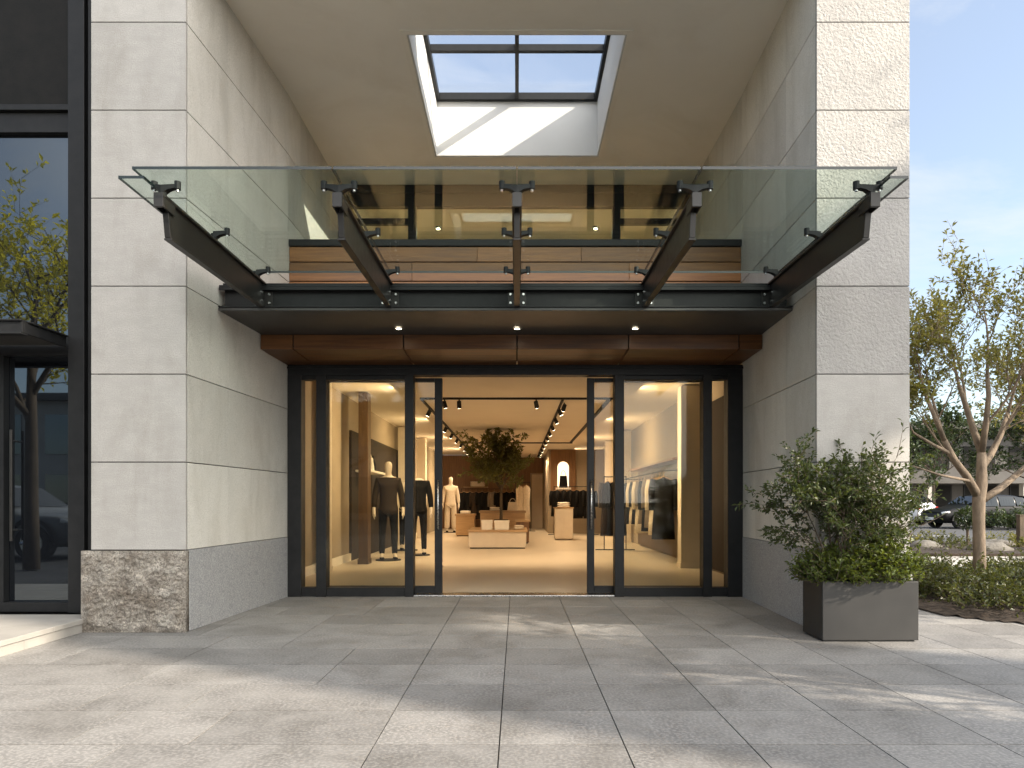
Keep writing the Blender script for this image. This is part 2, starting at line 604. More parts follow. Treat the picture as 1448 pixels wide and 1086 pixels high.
b.box(-5.6, 14, -7, 10.3, -.14, -.012, 1)
b.box(-14, -5.6, 3.6, 10.3, -.14, -.012, 1)
y = -6.95
row = 0
g = .0032
while y < 10.1:
    dy = .5
    xs = []
    x = -.08 + .567 * 24
    xs = [x]
    while x > -13.6:
        wdt = .567
        if x < -.6:
            wdt = .567 * rnd.choice((1, 2, 2, 1.5))
        x -= wdt
        xs.append(x)
    if row % 1 == 0:
        pass
    for i in range(len(xs) - 1):
        x1, x0 = xs[i], xs[i + 1]
        mx, my = (x0 + x1) / 2, y + dy / 2
        if my > 7.95 and -3.7 < mx < 3.3:
            continue
        if mx < -5.4 and my < 3.9:
            continue
        t = rnd.random()
        mi = 0
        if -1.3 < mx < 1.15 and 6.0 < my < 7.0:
            t = -1.1 + .4 * rnd.random()  # shade in front of the doors put into the tile tone
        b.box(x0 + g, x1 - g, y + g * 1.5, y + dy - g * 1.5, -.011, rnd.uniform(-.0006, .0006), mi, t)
    y += dy
    row += 1
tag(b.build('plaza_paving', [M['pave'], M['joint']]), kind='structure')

# planting bed soil
b = MB()
n_ = 70
gx_ = [3.8 + 7.4 * i / n_ for i in range(n_ + 1)]
gy_ = [5.5 + 4.75 * i / n_ for i in range(n_ + 1)]


def edge_d(x, y):
    return min(max(0, (Vector((x, y)) - Vector(a)).dot((Vector(c) - Vector(a)).orthogonal().normalized())) for a, c in zip(bed_poly, bed_poly[1:] + bed_poly[:1]))


idx, vs, fs = {}, [], []
for j in range(n_ + 1):
    for i in range(n_ + 1):
        x, y = gx_[i], gy_[j]
        if in_bed(x, y):
            e = min(1, abs(edge_d(x, y)) / .25)
            idx[i, j] = len(vs)
            vs.append((x, y, .004 + e * (.035 + .03 * (noise.noise(Vector((x * 9, y * 9, 0))) + .5 * noise.noise(Vector((x * 25, y * 25, 4)))))))
for j in range(n_):
    for i in range(n_):
        q = [(i, j), (i + 1, j), (i + 1, j + 1), (i, j + 1)]
        if all(k in idx for k in q):
            fs.append(tuple(idx[k] for k in q))
b.add(vs, fs)
tag(b.build('planting_bed_soil', M['soil']), kind='structure')
# walkway beyond the bed, road, car park
b = MB()
b.box(3.5, 80, 10.3, 13.6, -.14, .0)
tag(b.build('walkway', M['conc']), kind='structure')
b = MB()
b.box(3.5, 80, 13.6, 17.8, -.14, .06)
tag(b.build('verge_soil', M['soil']), kind='structure')
b = MB()
b.box(3.5, 90, 17.8, 41.5, -.145, -.12)
b.box(3.5, 90, 17.6, 17.8, -.14, .03, 1)
tag(b.build('road', [M['asphalt'], M['conc']]), kind='structure')
b = MB()
for k in range(9):
    x = 9 + k * 4.4
    b.box(x, x + 2.2, 24.2, 24.32, -.121, -.116)
tag(b.build('road_markings', M['paint']), kind='structure')
b = MB()
b.box(3.5, 90, 41.5, 60, -.14, .0)
tag(b.build('far_pavement', M['conc']), kind='structure')
# street behind the camera and to the left (seen in the glass)
b = MB()
b.box(-60, -5.6, -60, 3.6, -.149, -.02)
b.box(-5.59, 40, -60, -7.3, -.149, -.11)
tag(b.build('street', M['asphalt']), kind='structure')

# ------------------------------------------------------------------ stone piers
ZB = .694
COURSE = .744
zs = [ZB + COURSE * k for k in range(9)]
ZTOP = 6.62
PY = 5.68
DY = 7.85
LX0, LX1 = -3.6, -2.80     # left pier
RX0, RX1 = 2.535, 3.32     # right pier
LD, RD = -2.665, 2.625     # portal width at the doors


def clad(b, p0, p1, nrm, us, zz, mi=0, th=.03, gh=.004, gv=.0012):
    """stone panels on the wall line p0-p1 (plan), outward normal nrm"""
    p0, p1 = Vector((*p0, 0)), Vector((*p1, 0))
    d = p1 - p0
    n = Vector((*nrm, 0)) * -th
    Ln = d.length
    d = d.normalized()
    for i in range(len(us) - 1):
        for k in range(len(zz) - 1):
            a = p0 + d * (us[i] + (gv if i else 0))
            c = p0 + d * (us[i + 1] - (gv if i < len(us) - 2 else 0))
            z0, z1 = zz[k] + gh, zz[k + 1] - gh
            b.prism([(a.x, a.y, z0), (c.x, c.y, z0), (c.x, c.y, z1), (a.x, a.y, z1)], n, mi)


def rough_face(b, x0, x1, y0, z0, z1, amp, seed, nx=90, nz=70):
    """a split-faced block front: real relief, edges worked back flush"""
    vs, fs = [], []
    for j in range(nz + 1):
        for i in range(nx + 1):
            u, v = i / nx, j / nz
            x = x0 + (x1 - x0) * u
            z = z0 + (z1 - z0) * v
            e = min(1, min(u, 1 - u) * 14, min(v, 1 - v) * 12)
            h = noise.fractal(Vector((x * 7 + seed, 3.1, z * 7)), .8, 2.1, 5) * .5 + .35
            h += .5 * abs(noise.noise(Vector((x * 16 + seed, 9.1, z * 16)))) + .3 * noise.noise(Vector((x * 40 + seed, 2.1, z * 40)))
            vs.append((x, y0 - .004 - amp * e * max(-.2, h), z))
    for j in range(nz):
        for i in range(nx):
            a = j * (nx + 1) + i
            fs.append((a, a + 1, a + nx + 2, a + nx + 1))
    b.add(vs, fs, 0, .5)


def sideline(pa, pb):
    a, c = Vector(pa), Vector(pb)
    return (c - a).length


# left pier
lp = thing('stone_pier', 'left limestone pier standing on a rough split stone base', 'stone pier', (LX0, PY, 0))
b = MB()
b.hexa([(LX0 + .035, PY + .036, 0), (LX1 - .036, PY + .036, 0), (LD - .036, DY - .002, 0), (LX0 + .035, DY - .002, 0)],
       [(LX0 + .035, PY + .036, ZTOP - .02), (LX1 - .036, PY + .036, ZTOP - .02), (LD - .036, DY - .002, ZTOP - .02), (LX0 + .035, DY - .002, ZTOP - .02)])
b.build('core', M['joint'], lp)
b = MB()
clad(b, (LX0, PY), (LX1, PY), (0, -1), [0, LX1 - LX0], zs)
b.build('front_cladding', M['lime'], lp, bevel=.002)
b = MB()
us = [.0325, .73, 1.66, sideline((LX1, PY), (LD, DY))]
dirn = Vector((LD - LX1, DY - PY, 0)).normalized()
nl = (dirn.y, -dirn.x)
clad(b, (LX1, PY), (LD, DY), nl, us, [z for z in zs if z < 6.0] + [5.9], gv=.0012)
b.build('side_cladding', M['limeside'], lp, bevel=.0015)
b = MB()
rough_face(b, LX0 - .08, LX1 + .004, PY - .006, .0, ZB - .006, .045, 1.7, 130, 110)
b.box(LX0 - .08, LX1 + .004, PY - .0055, PY + .05, .0, ZB - .006)
b.build('rough_base', M['rock'], lp, smooth=True)
b = MB()
clad(b, (LX1 + .006, PY + .052), (LD + .006, DY - .002), nl, [0, sideline((LX1, PY + .052), (LD, DY))], [-.004, ZB + .002], th=.045)
b.build('side_base', M['granite'], lp, bevel=.003)
b = MB()
clad(b, (LX0, DY), (LX0, PY + .04), (-1, 0), [0, 1.0, DY - PY - .04], zs)
b.build('outer_cladding', M['lime'], lp)

# right pier
rp = thing('stone_pier', 'right limestone pier with tooled upper courses beside the planter', 'stone pier', (RX0, PY, 0))
b = MB()
b.hexa([(RX0 + .036, PY + .036, 0), (RX1 - .035, PY + .036, 0), (RX1 - .035, DY - .002, 0), (RD + .036, DY - .002, 0)],
       [(RX0 + .036, PY + .036, ZTOP - .02), (RX1 - .035, PY + .036, ZTOP - .02), (RX1 - .035, DY - .002, ZTOP - .02), (RD + .036, DY - .002, ZTOP - .02)])
b.build('core', M['joint'], rp)
b = MB()
clad(b, (RX0, PY), (RX1, PY), (0, -1), [0, RX1 - RX0], zs[0:1] + [zs[1], zs[2]])
b.build('front_cladding', M['lime'], rp, bevel=.002)
b = MB()
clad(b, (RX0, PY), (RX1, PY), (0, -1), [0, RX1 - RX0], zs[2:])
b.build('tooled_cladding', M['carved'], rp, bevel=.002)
dirn2 = Vector((RD - RX0, DY - PY, 0)).normalized()
nr = (-dirn2.y, dirn2.x)
b = MB()
clad(b, (RX0, PY), (RD, DY), nr, [.0325, .73, 1.66, sideline((RX0, PY), (RD, DY))], [z for z in zs if z < 6.0] + [5.9])
b.build('side_cladding', M['limeside'], rp, bevel=.0015)
b = MB()
b.box(RX0 - .004, RX1 + .02, PY - .01, PY + .05, 0, ZB - .006)
b.build('front_base', M['granite'], rp, bevel=.004)
b = MB()
clad(b, (RX0 - .006, PY + .052), (RD - .006, DY - .002), nr, [0, sideline((RX0, PY + .052), (RD, DY))], [-.004, ZB + .002], th=.045)
b.build('side_base', M['granite'], rp, bevel=.003)
b = MB()
clad(b, (RX1, PY + .04), (RX1, 10.35), (1, 0), [0, 1.0, 2.2, 3.4, 10.35 - PY - .04], [0, *zs])
b.build('outer_cladding', M['lime'], rp)

# walls above the shop, beside the terrace
UY = 10.07
for sx, x, xo, lab in ((-1, LD, LX0, 'limestone side wall left of the roof terrace'), (1, RD, RX1 - .04, 'limestone side wall right of the roof terrace')):
    tw = thing('terrace_wall', lab, 'stone wall', (x, DY, 3.15))
    b = MB()
    x0, x1 = sorted((x + sx * .034, xo))
    b.box(x0, x1, DY, 14.5, 3.16, ZTOP - .03)
    b.build('core', M['joint'], tw)
    b = MB()
    if sx < 0:
        clad(b, (x, DY + .004), (x, UY - .01), (1, 0), [0, .42, 1.35, UY - DY - .014], [3.16] + [z for z in zs if 3.3 < z < 5.6] + [5.9])
    else:
        clad(b, (x, DY + .004), (x, UY - .01), (-1, 0), [0, .42, 1.35, UY - DY - .014], [3.16] + [z for z in zs if 3.3 < z < 5.6] + [5.9])
    b.build('cladding', M['limeside'], tw, bevel=.0015)

# ------------------------------------------------------------------ portico ceiling and skylight
ZC = 5.85
SX, SY0, SY1 = 1.10, 6.83, 9.20
ox0, ox1, oy0, oy1 = -3.3, 3.3, PY - .02, 14.6
hx, hy0, hy1 = SX + .025, SY0 - .025, SY1 + .025
b = MB()
O = [(ox0, oy0), (ox1, oy0), (ox1, oy1), (ox0, oy1)]
H = [(-hx, hy0), (hx, hy0), (hx, hy1), (-hx, hy1)]
for z, flip in ((ZC, True), (ZTOP - .05, False)):
    vs = [(*p, z) for p in O] + [(*p, z) for p in H]
    fs = [(i, (i + 1) % 4, 4 + (i + 1) % 4, 4 + i) for i in range(4)]
    if flip:
        fs = [f[::-1] for f in fs]
    b.add(vs, fs)
vs = [(*p, ZC) for p in O] + [(*p, ZTOP - .05) for p in O]
b.add(vs, [(i, (i + 1) % 4, 4 + (i + 1) % 4, 4 + i) for i in range(4)])
tag(b.build('portico_ceiling', M['plaster']), kind='structure')
sk = thing('skylight', 'square skylight with white shaft and dark glazing bars in the portico ceiling', 'skylight', (0, 7.9, ZC))
b = MB()
zt = 6.60
b.box(-SX - .02, -SX, SY0, SY1, ZC - .004, zt)
b.box(SX, SX + .02, SY0, SY1, ZC - .004, zt)
b.box(-SX - .02, SX + .02, SY0 - .02, SY0, ZC - .004, zt)
b.box(-SX - .02, SX + .02, SY1, SY1 + .02, ZC - .004, zt)
b.build('shaft', M['white'], sk)
b = MB()
for t0, t1 in ((.0205, .075),):
    zz0, zz1 = ZC - .012, ZC - .0005
    b.box(-SX - t1, -SX - t0, SY0 - t1, SY1 + t1, zz0, zz1)
    b.box(SX + t0, SX + t1, SY0 - t1, SY1 + t1, zz0, zz1)
    b.box(-SX - t0, SX + t0, SY0 - t1, SY0 - t0, zz0, zz1)
    b.box(-SX - t0, SX + t0, SY1 + t0, SY1 + t1, zz0, zz1)
b.build('trim', M['plaster'], sk)
b = MB()
z0, z1 = zt - .02, zt + .075
b.box(-SX + .0, -SX + .045, SY0 + .001, SY1 - .001, z0, z1)
b.box(SX - .045, SX - .0, SY0 + .001, SY1 - .001, z0, z1)
b.box(-SX + .046, SX - .046, SY1 - .06, SY1 - .002, z0, z1)
b.box(-SX + .046, SX - .046, SY0 + .002, SY0 + .06, z0, z1)
b.build('frame', M['metal'], sk, bevel=.003)
b = MB()
b.box(-.024, .024, SY0 + .061, SY1 - .061, z0 + .004, z1 - .002)
b.box(-SX + .047, SX - .047, 8.17, 8.225, z0 + .012, z1 - .004)
b.build('glazing_bars', M['metal'], sk)
b = MB()
b.box(-SX - .02, SX + .02, SY0 - .02, SY1 + .02, z1 + .002, z1 + .014)
b.build('pane', M['sglass'], sk)

# ------------------------------------------------------------------ upper window, room behind it, terrace and parapet
uw = thing('upper_window', 'dark framed upper window set back above the timber parapet', 'window', (0, UY, 3.2))
b = MB()
zh0, zh1 = 5.53, ZC - .004
b.box(LD + .002, RD - .002, UY, UY + .10, zh0, zh1)
b.box(LD + .002, RD - .002, UY - .03, UY - .001, zh1 - .12, zh1)
b.box(LD + .002, RD - .002, UY, UY + .10, 3.16, 3.28)
b.box(LD + .003, LD + .11, UY, UY + .10, 3.281, zh0 - .001)
b.box(RD - .11, RD - .003, UY, UY + .10, 3.281, zh0 - .001)
b.build('frame', M['metal'], uw, bevel=.004)
mull = [(-1.63, -1.51), (1.43, 1.55)]
for a, c in mull:
    b = MB()
    b.box(a, c, UY - .01, UY + .09, 3.282, zh0 - .002)
    b.build('mullion', M['metal'], uw, bevel=.004)
for a, c in ((LD + .111, -1.631), (1.551, RD - .111)):
    b = MB()
    b.box(a, c, UY + .01, UY + .08, 5.27, 5.36)
    b.build('transom', M['metal'], uw, bevel=.004)
for a, c in ((LD + .11, -1.63), (-1.51, 1.43), (1.55, RD - .11)):
    b = MB()
    b.box(a, c, UY + .045, UY + .055, 3.28, zh0)
    b.build('pane', M['uglass'], uw)
b = MB()
b.box(LD, RD, UY + .11, 14.4, 3.08, 3.155)
b.box(LD - .02, RD + .02, 14.4, 14.5, 3.08, ZC - .001)
b.box(LD - .03, LD + .001, UY + .11, 14.4, 3.156, ZC - .001)
b.box(RD - .001, RD + .03, UY + .11, 14.4, 3.156, ZC - .001)
tag(b.build('upper_room_walls', M['swall']), kind='structure')
for x in (-1.36, 1.36):
    t = thing('downlight', 'small warm lamp glowing in the upper room, %s of centre' % ('left' if x < 0 else 'right'), 'ceiling lamp', (x, 11.6, ZC), 'upper room downlights')
    b = MB()
    b.lathe([(.05, -.03), (.05, -.001)], (x, 11.6, ZC), 16)
    b.build('housing', M['metal'], t)
    b = MB()
    b.lathe([(.032, -.034), (.032, -.031)], (x, 11.6, ZC), 16)
    b.build('lens', M['lens'], t)
    lamp('upper_lamp', 'SPOT', (x, 11.6, ZC - .06), 60, (1, .87, .68), t, spot_size=R(150), spot_blend=.6, shadow_soft_size=.05, aim=(0, .05, -1))
b = MB()
b.box(LD - .3, RD + .3, DY + .05, UY + .1, 3.06, 3.15)
tag(b.build('terrace_slab', M['conc']), kind='structure')
pp = thing('parapet', 'timber plank parapet with dark coping above the glass canopy', 'parapet', (0, DY, 3.16))
zpl = [3.165, 3.40, 3.68, 3.905, 4.085]
for k in range(4):
    b = MB()
    x = LD + .004
    while x < RD - .01:
        x2 = min(x + rnd.uniform(.8, 1.5), RD - .004)
        if RD - x2 < .4:
            x2 = RD - .004
        b.box(x, x2 - .003, DY, DY + .08, zpl[k] + .006, zpl[k + 1] - .006)
        x = x2
    b.build('plank', M['woody'], pp, bevel=.003)
b = MB()
b.box(LD + .003, RD - .003, DY - .02, DY + .16, 4.088, 4.165)
b.build('coping', M['metal'], pp, bevel=.004)
b = MB()
b.box(LD + .006, RD - .006, DY + .082, DY + .14, 3.16, 4.086)
b.build('backing', M['black'], pp)

# ------------------------------------------------------------------ canopy
SF = 6.20
cn_ = thing('glass_canopy', 'glass entrance canopy on five dark steel brackets over the shop doors', 'canopy', (0, SF, 2.87))
lw = LX1 + (LD - LX1) * (SF - PY) / (DY - PY)
rw = RX0 + (RD - RX0) * (SF - PY) / (DY - PY)
# box soffit
b = MB()
zso = 2.868
b.hexa([(lw + .012, SF, zso), (rw - .012, SF, zso), (RD - .012, DY - .001, zso), (LD + .012, DY - .001, zso)],
       [(lw + .012, SF, zso + .028), (rw - .012, SF, zso + .028), (RD - .012, DY - .001, zso + .028), (LD + .012, DY - .001, zso + .028)])
b.build('soffit', M['soffit'], cn_, bevel=.003)
b = MB()
xl, xr = lw + .014, rw - .014
b.box(xl + .03, xr - .03, SF + .06, SF + .075, zso + .0285, 3.09)
b.box(xl, xr, SF + .005, SF + .16, 3.0905, 3.105)
b.box(xl, xr, SF + .005, SF + .02, 3.06, 3.0900)
b.box(xl, xr, SF - .012, SF + .058, zso + .029, zso + .041)
b.box(xl + .02, xr - .02, SF + .045, SF + .12, 3.106, 3.135)
b.build('channel_beam', M['metal'], cn_, bevel=.002)
b = MB()
b.box(LD + .02, RD - .02, SF + .17, DY - .002, 3.10, 3.112)
b.build('top_sheet', M['metal'], cn_)
BXS = [-2.36, -1.185, 0.0, 1.185, 2.36]
BF = 4.42
GZ = 3.235
for i, bx in enumerate(BXS):
    b = MB()
    # web plate with slanted nose
    t = .014
    yb = SF + .055
    b.prism([(bx - t, BF + .10, 3.115), (bx - t, BF + .13, 2.885), (bx - t, yb, 2.915), (bx - t, yb, 3.115)], (2 * t, 0, 0))
    # top and bottom flanges
    b.box(bx - .034, bx + .034, BF + .02, yb, 3.1155, 3.133)
    b.hexa([(bx - .026, BF + .12, 2.872), (bx + .026, BF + .12, 2.872), (bx + .026, yb, 2.900), (bx - .026, yb, 2.900)],
           [(bx - .026, BF + .12, 2.8845), (bx + .026, BF + .12, 2.8845), (bx + .026, yb, 2.9145), (bx - .026, yb, 2.9145)])
    b.prism([(bx - .02, BF + .0885, 3.044), (bx + .02, BF + .0885, 3.044), (bx + .02, BF + .118, 2.8855), (bx - .02, BF + .118, 2.8855)], (0, .010, 0))
    # nose block (open box end)
    b.box(bx - .032, bx + .032, BF, BF + .019, 3.045, 3.140)
    b.box(bx - .032, bx - .022, BF + .0195, BF + .16, 3.045, 3.115)
    b.box(bx + .022, bx + .032, BF + .0195, BF + .16, 3.045, 3.115)
    b.box(bx - .0135, bx + .0135, BF + .02, yb - .02, 3.1335, 3.150)
    br = b.build('bracket', M['metal2'], cn_, bevel=.0025)
    # spider fittings
    for yy in (BF + .055, 5.24, SF - .10):
        s = MB()
        s.tube([(bx, yy, 3.135), (bx, yy, 3.19)], .026, 12)
        sides = (-1, 1)
        if i == 0:
            sides = (1,) if yy > 5 else (-1, 1)
        if i == 4:
            sides = (-1,) if yy > 5 else (-1, 1)
        for sd in sides:
            ex = bx + sd * (.10 if 0 < i < 4 or sd * bx < 0 else .055)
            mx_ = bx + (ex - bx) * .45
            s.hexa([(bx, yy - .026, 3.148), (mx_, yy - .022, 3.176), (mx_, yy + .022, 3.176), (bx, yy + .026, 3.148)],
                   [(bx, yy - .026, 3.203), (mx_, yy - .022, 3.208), (mx_, yy + .022, 3.208), (bx, yy + .026, 3.203)])
            s.hexa([(mx_, yy - .022, 3.176), (ex, yy - .016, 3.190), (ex, yy + .016, 3.190), (mx_, yy + .022, 3.176)],
                   [(mx_, yy - .022, 3.208), (ex, yy - .016, 3.213), (ex, yy + .016, 3.213), (mx_, yy + .022, 3.208)])
            s.tube([(ex, yy, 3.182), (ex, yy, GZ - .0012)], .021, 12)
            s.tube([(ex, yy, 3.168), (ex, yy, 3.182)], .010, 10, 1)
        s.build('spider_fitting', [M['metal'], M['steel']], br)
    for dz in (2.95, 3.03):
        for sd in (-1, 1):
            s = MB()
            s.tube([(bx + sd * .06, SF + .034, dz), (bx + sd * .06, SF + .0484, dz)], .011, 10)
            s.build('bolt', M['steel'], br)
            s = MB()
            s.tube([(bx + sd * .0142, SF - .03, dz), (bx + sd * .026, SF - .03, dz)], .011, 10)
            s.build('bolt', M['steel'], br)
    s = MB()
    s.box(bx - .085, bx + .085, SF + .0485, SF + .0592, 2.915, 3.06)
    s.build('end_plate', M['metal2'], br, bevel=.002)


def pane(b, x0, x1, y0, y1, z, th):
    b.add([(x0, y0, z), (x1, y0, z), (x1, y1, z), (x0, y1, z), (x0, y0, z + th), (x1, y0, z + th), (x1, y1, z + th), (x0, y1, z + th)],
          [(0, 3, 2, 1), (4, 5, 6, 7)], 0)
    k = len(b.v) - 8
    for f in ((0, 1, 5, 4), (1, 2, 6, 5), (2, 3, 7, 6), (3, 0, 4, 7)):
        b.f.append([i + k for i in f])
        b.m.append(1)
        b.t.append(.5)


GF, GB = 4.31, SF + .06
gx = [-2.475, -1.185, 0, 1.185, 2.445]
for i in range(4):
    b = MB()
    pane(b, gx[i] + .005, gx[i + 1] - .005, GF, GB, GZ, .019)
    b.build('glass_pane', [M['cglass'], M['gedge']], cn_)
for x0, x1 in ((-2.57, -2.405), (2.405, 2.525)):
    b = MB()
    pane(b, x0, x1, GF + .02, GB - .02, GZ - .05, .019)
    b.build('edge_pane', [M['cglass'], M['gedge']], cn_)

for i, x in enumerate((-1.2, 0, 1.2)):
    yy = 6.82
    t = thing('downlight', 'recessed soffit downlight %s under the canopy' % ('left of the middle bracket', 'in line with the middle bracket', 'right of the middle bracket')[i],
              'downlight', (x, yy, zso), 'downlights in the canopy soffit')
    b = MB()
    pr = []
    n = 20
    for r, z in ((.030, -.003), (.030, -.012), (.042, -.012), (.044, -.003)):
        pr.append([Vector((x + r * math.cos(2 * PI * k / n), yy + r * math.sin(2 * PI * k / n), zso + z)) for k in range(n)])
    b.rings(pr, cap=False)
    b.build('trim_ring', M['steel'], t, smooth=True)
    b = MB()
    b.lathe([(.029, -.006), (.029, -.0008)], (x, yy, zso), 20)
    b.build('lens', M['lens'], t)
    lamp('soffit_lamp', 'SPOT', (x, yy, zso - .03), 14, (1, .8, .55), t, spot_size=R(95), spot_blend=.7, shadow_soft_size=.03, aim=(0, 0, -1))

# timber fascia under the soffit
tf = thing('timber_fascia', 'stained timber fascia and sloping underside above the shop doors', 'fascia', (0, 7.1, 2.7))
fy = 7.10
lf = LX1 + (LD - LX1) * (fy - PY) / (DY - PY)
rf = RX0 + (RD - RX0) * (fy - PY) / (DY - PY)
cuts = [lf + .012, -2.36, -1.195, 0.0, 1.175, 2.34, rf - .012]
for i in range(6):
    b = MB()
    g = .007
    a, c = cuts[i] + (g if i else 0), cuts[i + 1] - (g if i < 5 else 0)
    nb = 3
    for k in range(nb):
        # sloping boards from the front edge back to the door head
        u0, u1 = k / nb, (k + 1) / nb
        y0 = fy + (DY - .03 - fy) * u0
        y1 = fy + (DY - .03 - fy) * u1 - .004
        za = 2.712 - .02 * u0
        zb = 2.712 - .02 * u1
        b.hexa([(a, y0, za), (c, y0, za), (c, y1, zb), (a, y1, zb)], [(a, y0, 2.74), (c, y0, 2.74), (c, y1, 2.74), (a, y1, 2.74)])
    b.box(a, c, fy - .022, fy - .001, 2.712, zso - .004)
    b.build('board', M['wood'], tf, bevel=.0015)
b = MB()
b.box(cuts[0] + .003, cuts[-1] - .003, fy, DY - .03, 2.7405, zso - .002)
b.build('backing', M['black'], tf)

# ------------------------------------------------------------------ entrance front
ef = thing('shop_front', 'dark framed glass entrance front with side panes around the open doors', 'shop front', (0, DY, 0))
s_ = F / DY


def fx(p):
    return (p - CX) / s_


HZ = 2.695
gt, gb = 2.555, .105
pd0, pd1 = DY - .06, DY + .10
posts = [(410, 428), (449, 463), (573.5, 585.5), (868.5, 881.5), (992.5, 1005), (1027, 1048)]
for i, (a, c) in enumerate(posts):
    x0, x1 = fx(a), fx(c)
    if i == 0:
        x0 = LD + .004
    if i == 5:
        x1 = RD - .004
    b = MB()
    b.box(x0, x1, pd0, pd1, .0, gt + .02)
    b.build('post', M['metal'], ef, bevel=.004)
b = MB()
b.box(LD + .004, RD - .004, pd0 + .004, pd1 - .004, gt + .0205, HZ)
b.box(LD + .004, RD - .004, pd0 - .02, pd0 + .003, gt + .09, gt + .115)
b.build('header', M['metal'], ef, bevel=.004)
for a, c in ((428, 449), (463, 573.5), (881.5, 992.5), (1005, 1027)):
    b = MB()
    b.box(fx(a) + .001, fx(c) - .001, pd0 + .02, pd1 - .02, .003, gb)
    b.build('bottom_rail', M['metal'], ef, bevel=.003)
    b = MB()
    b.box(fx(a) + .001, fx(c) - .001, pd0 + .03, pd1 - .03, gt - .03, gt + .0195)
    b.build('top_rail', M['metal'], ef, bevel=.003)
b = MB()
b.box(fx(585.5) + .001, fx(868.5) - .001, pd0 + .02, pd1 + .12, .0005, .016)
b.build('threshold', M['steel'], ef, bevel=.003)
for nm, a, c in (('side_pane', 428, 449), ('display_pane', 463, 573.5), ('display_pane', 881.5, 992.5), ('side_pane', 1005, 1027)):
    b = MB()
    b.box(fx(a) - .005, fx(c) + .005, DY + .015, DY + .027, gb - .01, gt - .02)
    b.build(nm, M['dglass'], ef)
for sd, a, c, st in ((-1, 585.5, 615, (615, 625.5)), (1, 840, 868.5, (830, 840))):
    d = thing('sliding_door', '%s sliding glass door pushed open with vertical steel handle' % ('left' if sd < 0 else 'right'), 'door', (fx(st[0]), DY, 0))
    b = MB()
    y0, y1 = DY + .11, DY + .17
    if sd < 0:
        X0, X1, G0, G1 = fx(452), fx(625.5), fx(461), fx(615)
    else:
        X0, X1, G0, G1 = fx(830), fx(1003.5), fx(840), fx(994)
    sc_ = (DY + .14) / DY
    X0, X1, G0, G1 = [v * sc_ for v in (X0, X1, G0, G1)]
    b.box(X0, G0, y0, y1, .02, gt + .015)
    b.box(G1, X1, y0, y1, .02, gt + .015)
    b.box(G0 + .001, G1 - .001, y0, y1, .02, gb)
    b.box(G0 + .001, G1 - .001, y0, y1, gt - .03, gt + .015)
    b.build('frame', M['metal'], d, bevel=.003)
    b = MB()
    b.box(G0 - .005, G1 + .005, DY + .135, DY + .145, gb - .01, gt - .02)
    b.build('pane', M['dglass'], d)
    b = MB()
    hx_ = fx(620.5 if sd < 0 else 835.5) * sc_
    b.tube([(hx_, y0 - .05, .78), (hx_, y0 - .05, 1.36)], .011, 12)
    for z in (.84, 1.30):
        b.tube([(hx_, y0 - .05, z), (hx_, y0 + .001, z)], .008, 10)
    b.build('handle', M['steel'], d, smooth=True)

# ------------------------------------------------------------------ shop interior
IX = 3.15
BY = 28.0
b = MB()
b.box(-IX, IX, DY + .19, BY, -.14, .0)
b.box(-2.66, 2.62, DY + .05, DY + .189, -.14, -.002)
struct(b.build('shop_floor', M['sfloor']))
b = MB()
b.box(-2.0, 2.0, DY + .12, BY, 2.95, 3.0)
b.box(-IX, IX, DY + .12, BY, 3.06, 3.059 + .09) if False else b.box(-IX, IX, UY + .12, BY, 3.0605, 3.07)
b.box(-IX, IX, DY + .12, UY + .11, 3.045, 3.0585)
struct(b.build('shop_ceiling', M['sceil']))
b = MB()
b.box(-IX - .12, -IX, DY + .0, BY + .1, -.14, 3.075)
b.box(IX, IX + .12, DY + .0, BY + .1, -.14, 3.075)
b.box(-IX, -2.0, DY + .25, DY + .251, 2.7, 2.71)
struct(b.build('shop_side_walls', M['swall']))
b = MB()
b.box(-IX, 1.25, BY, BY + .1, -.1, 3.058)
struct(b.build('shop_back_wall', M['woodz']))
b = MB()
b.box(1.1, 1.32, 23.7, BY + .1, .0, 2.948)
b.box(1.1, IX, 23.62, 23.699, .0, 2.949)
struct(b.build('shop_partition_wall', M['swall']))
# roof over the rear shop
b = MB()
b.box(-3.3, 3.3, 14.55, BY + .25, 3.08, 3.5)
struct(b.build('shop_roof', M['conc']))

# columns along the side walls
pil = None
for i, (x, yy, m, wd, lab) in enumerate((
        (-2.72, 12.0, 'woodd', .17, 'dark timber column by the left display window'),
        (-3.0, 10.6, 'cream', .10, 'narrow cream column on the left shop wall'),
        (-2.9, 20.5, 'cream', .26, 'pale plaster column on the left wall nearest the cream mannequin'),
        (-2.95, 17.4, 'cream', .22, 'pale plaster column halfway along the left wall'),
        (2.93, 11.3, 'cream', .40, 'wide pale column beside the right hanging rail'),
        (2.95, 18.3, 'cream', .26, 'pale plaster column halfway along the right wall'),
        (2.95, 21.5, 'cream', .26, 'pale plaster column at the far end of the right wall'))):
    b = MB()
    b.box(x - wd / 2, x + wd / 2, yy - .12, yy + .12, .0, 2.94 if abs(x) < 2 else 3.04)
    b.box(x - wd / 2 - .012, x + wd / 2 + .012, yy - .132, yy + .132, .0, .09)
    tag(b.build('column', M[m], bevel=.006), lab, 'column')
b = MB()
b.box(-3.149, -3.11, 9.0, 22, .001, .14)
tag(b.build('skirting', M['paper']), 'pale skirting ledge along the left shop wall', 'skirting')
b = MB()
b.box(3.10, 3.149, 11.6, 17.2, .04, 1.95)
tag(b.build('wall_panel', M['woodd'], bevel=.004), 'timber panel on the right shop wall behind the hanging rail', 'wall panel')
b = MB()
b.box(3.10, 3.149, 8.3, 10.9, .04, 2.7)
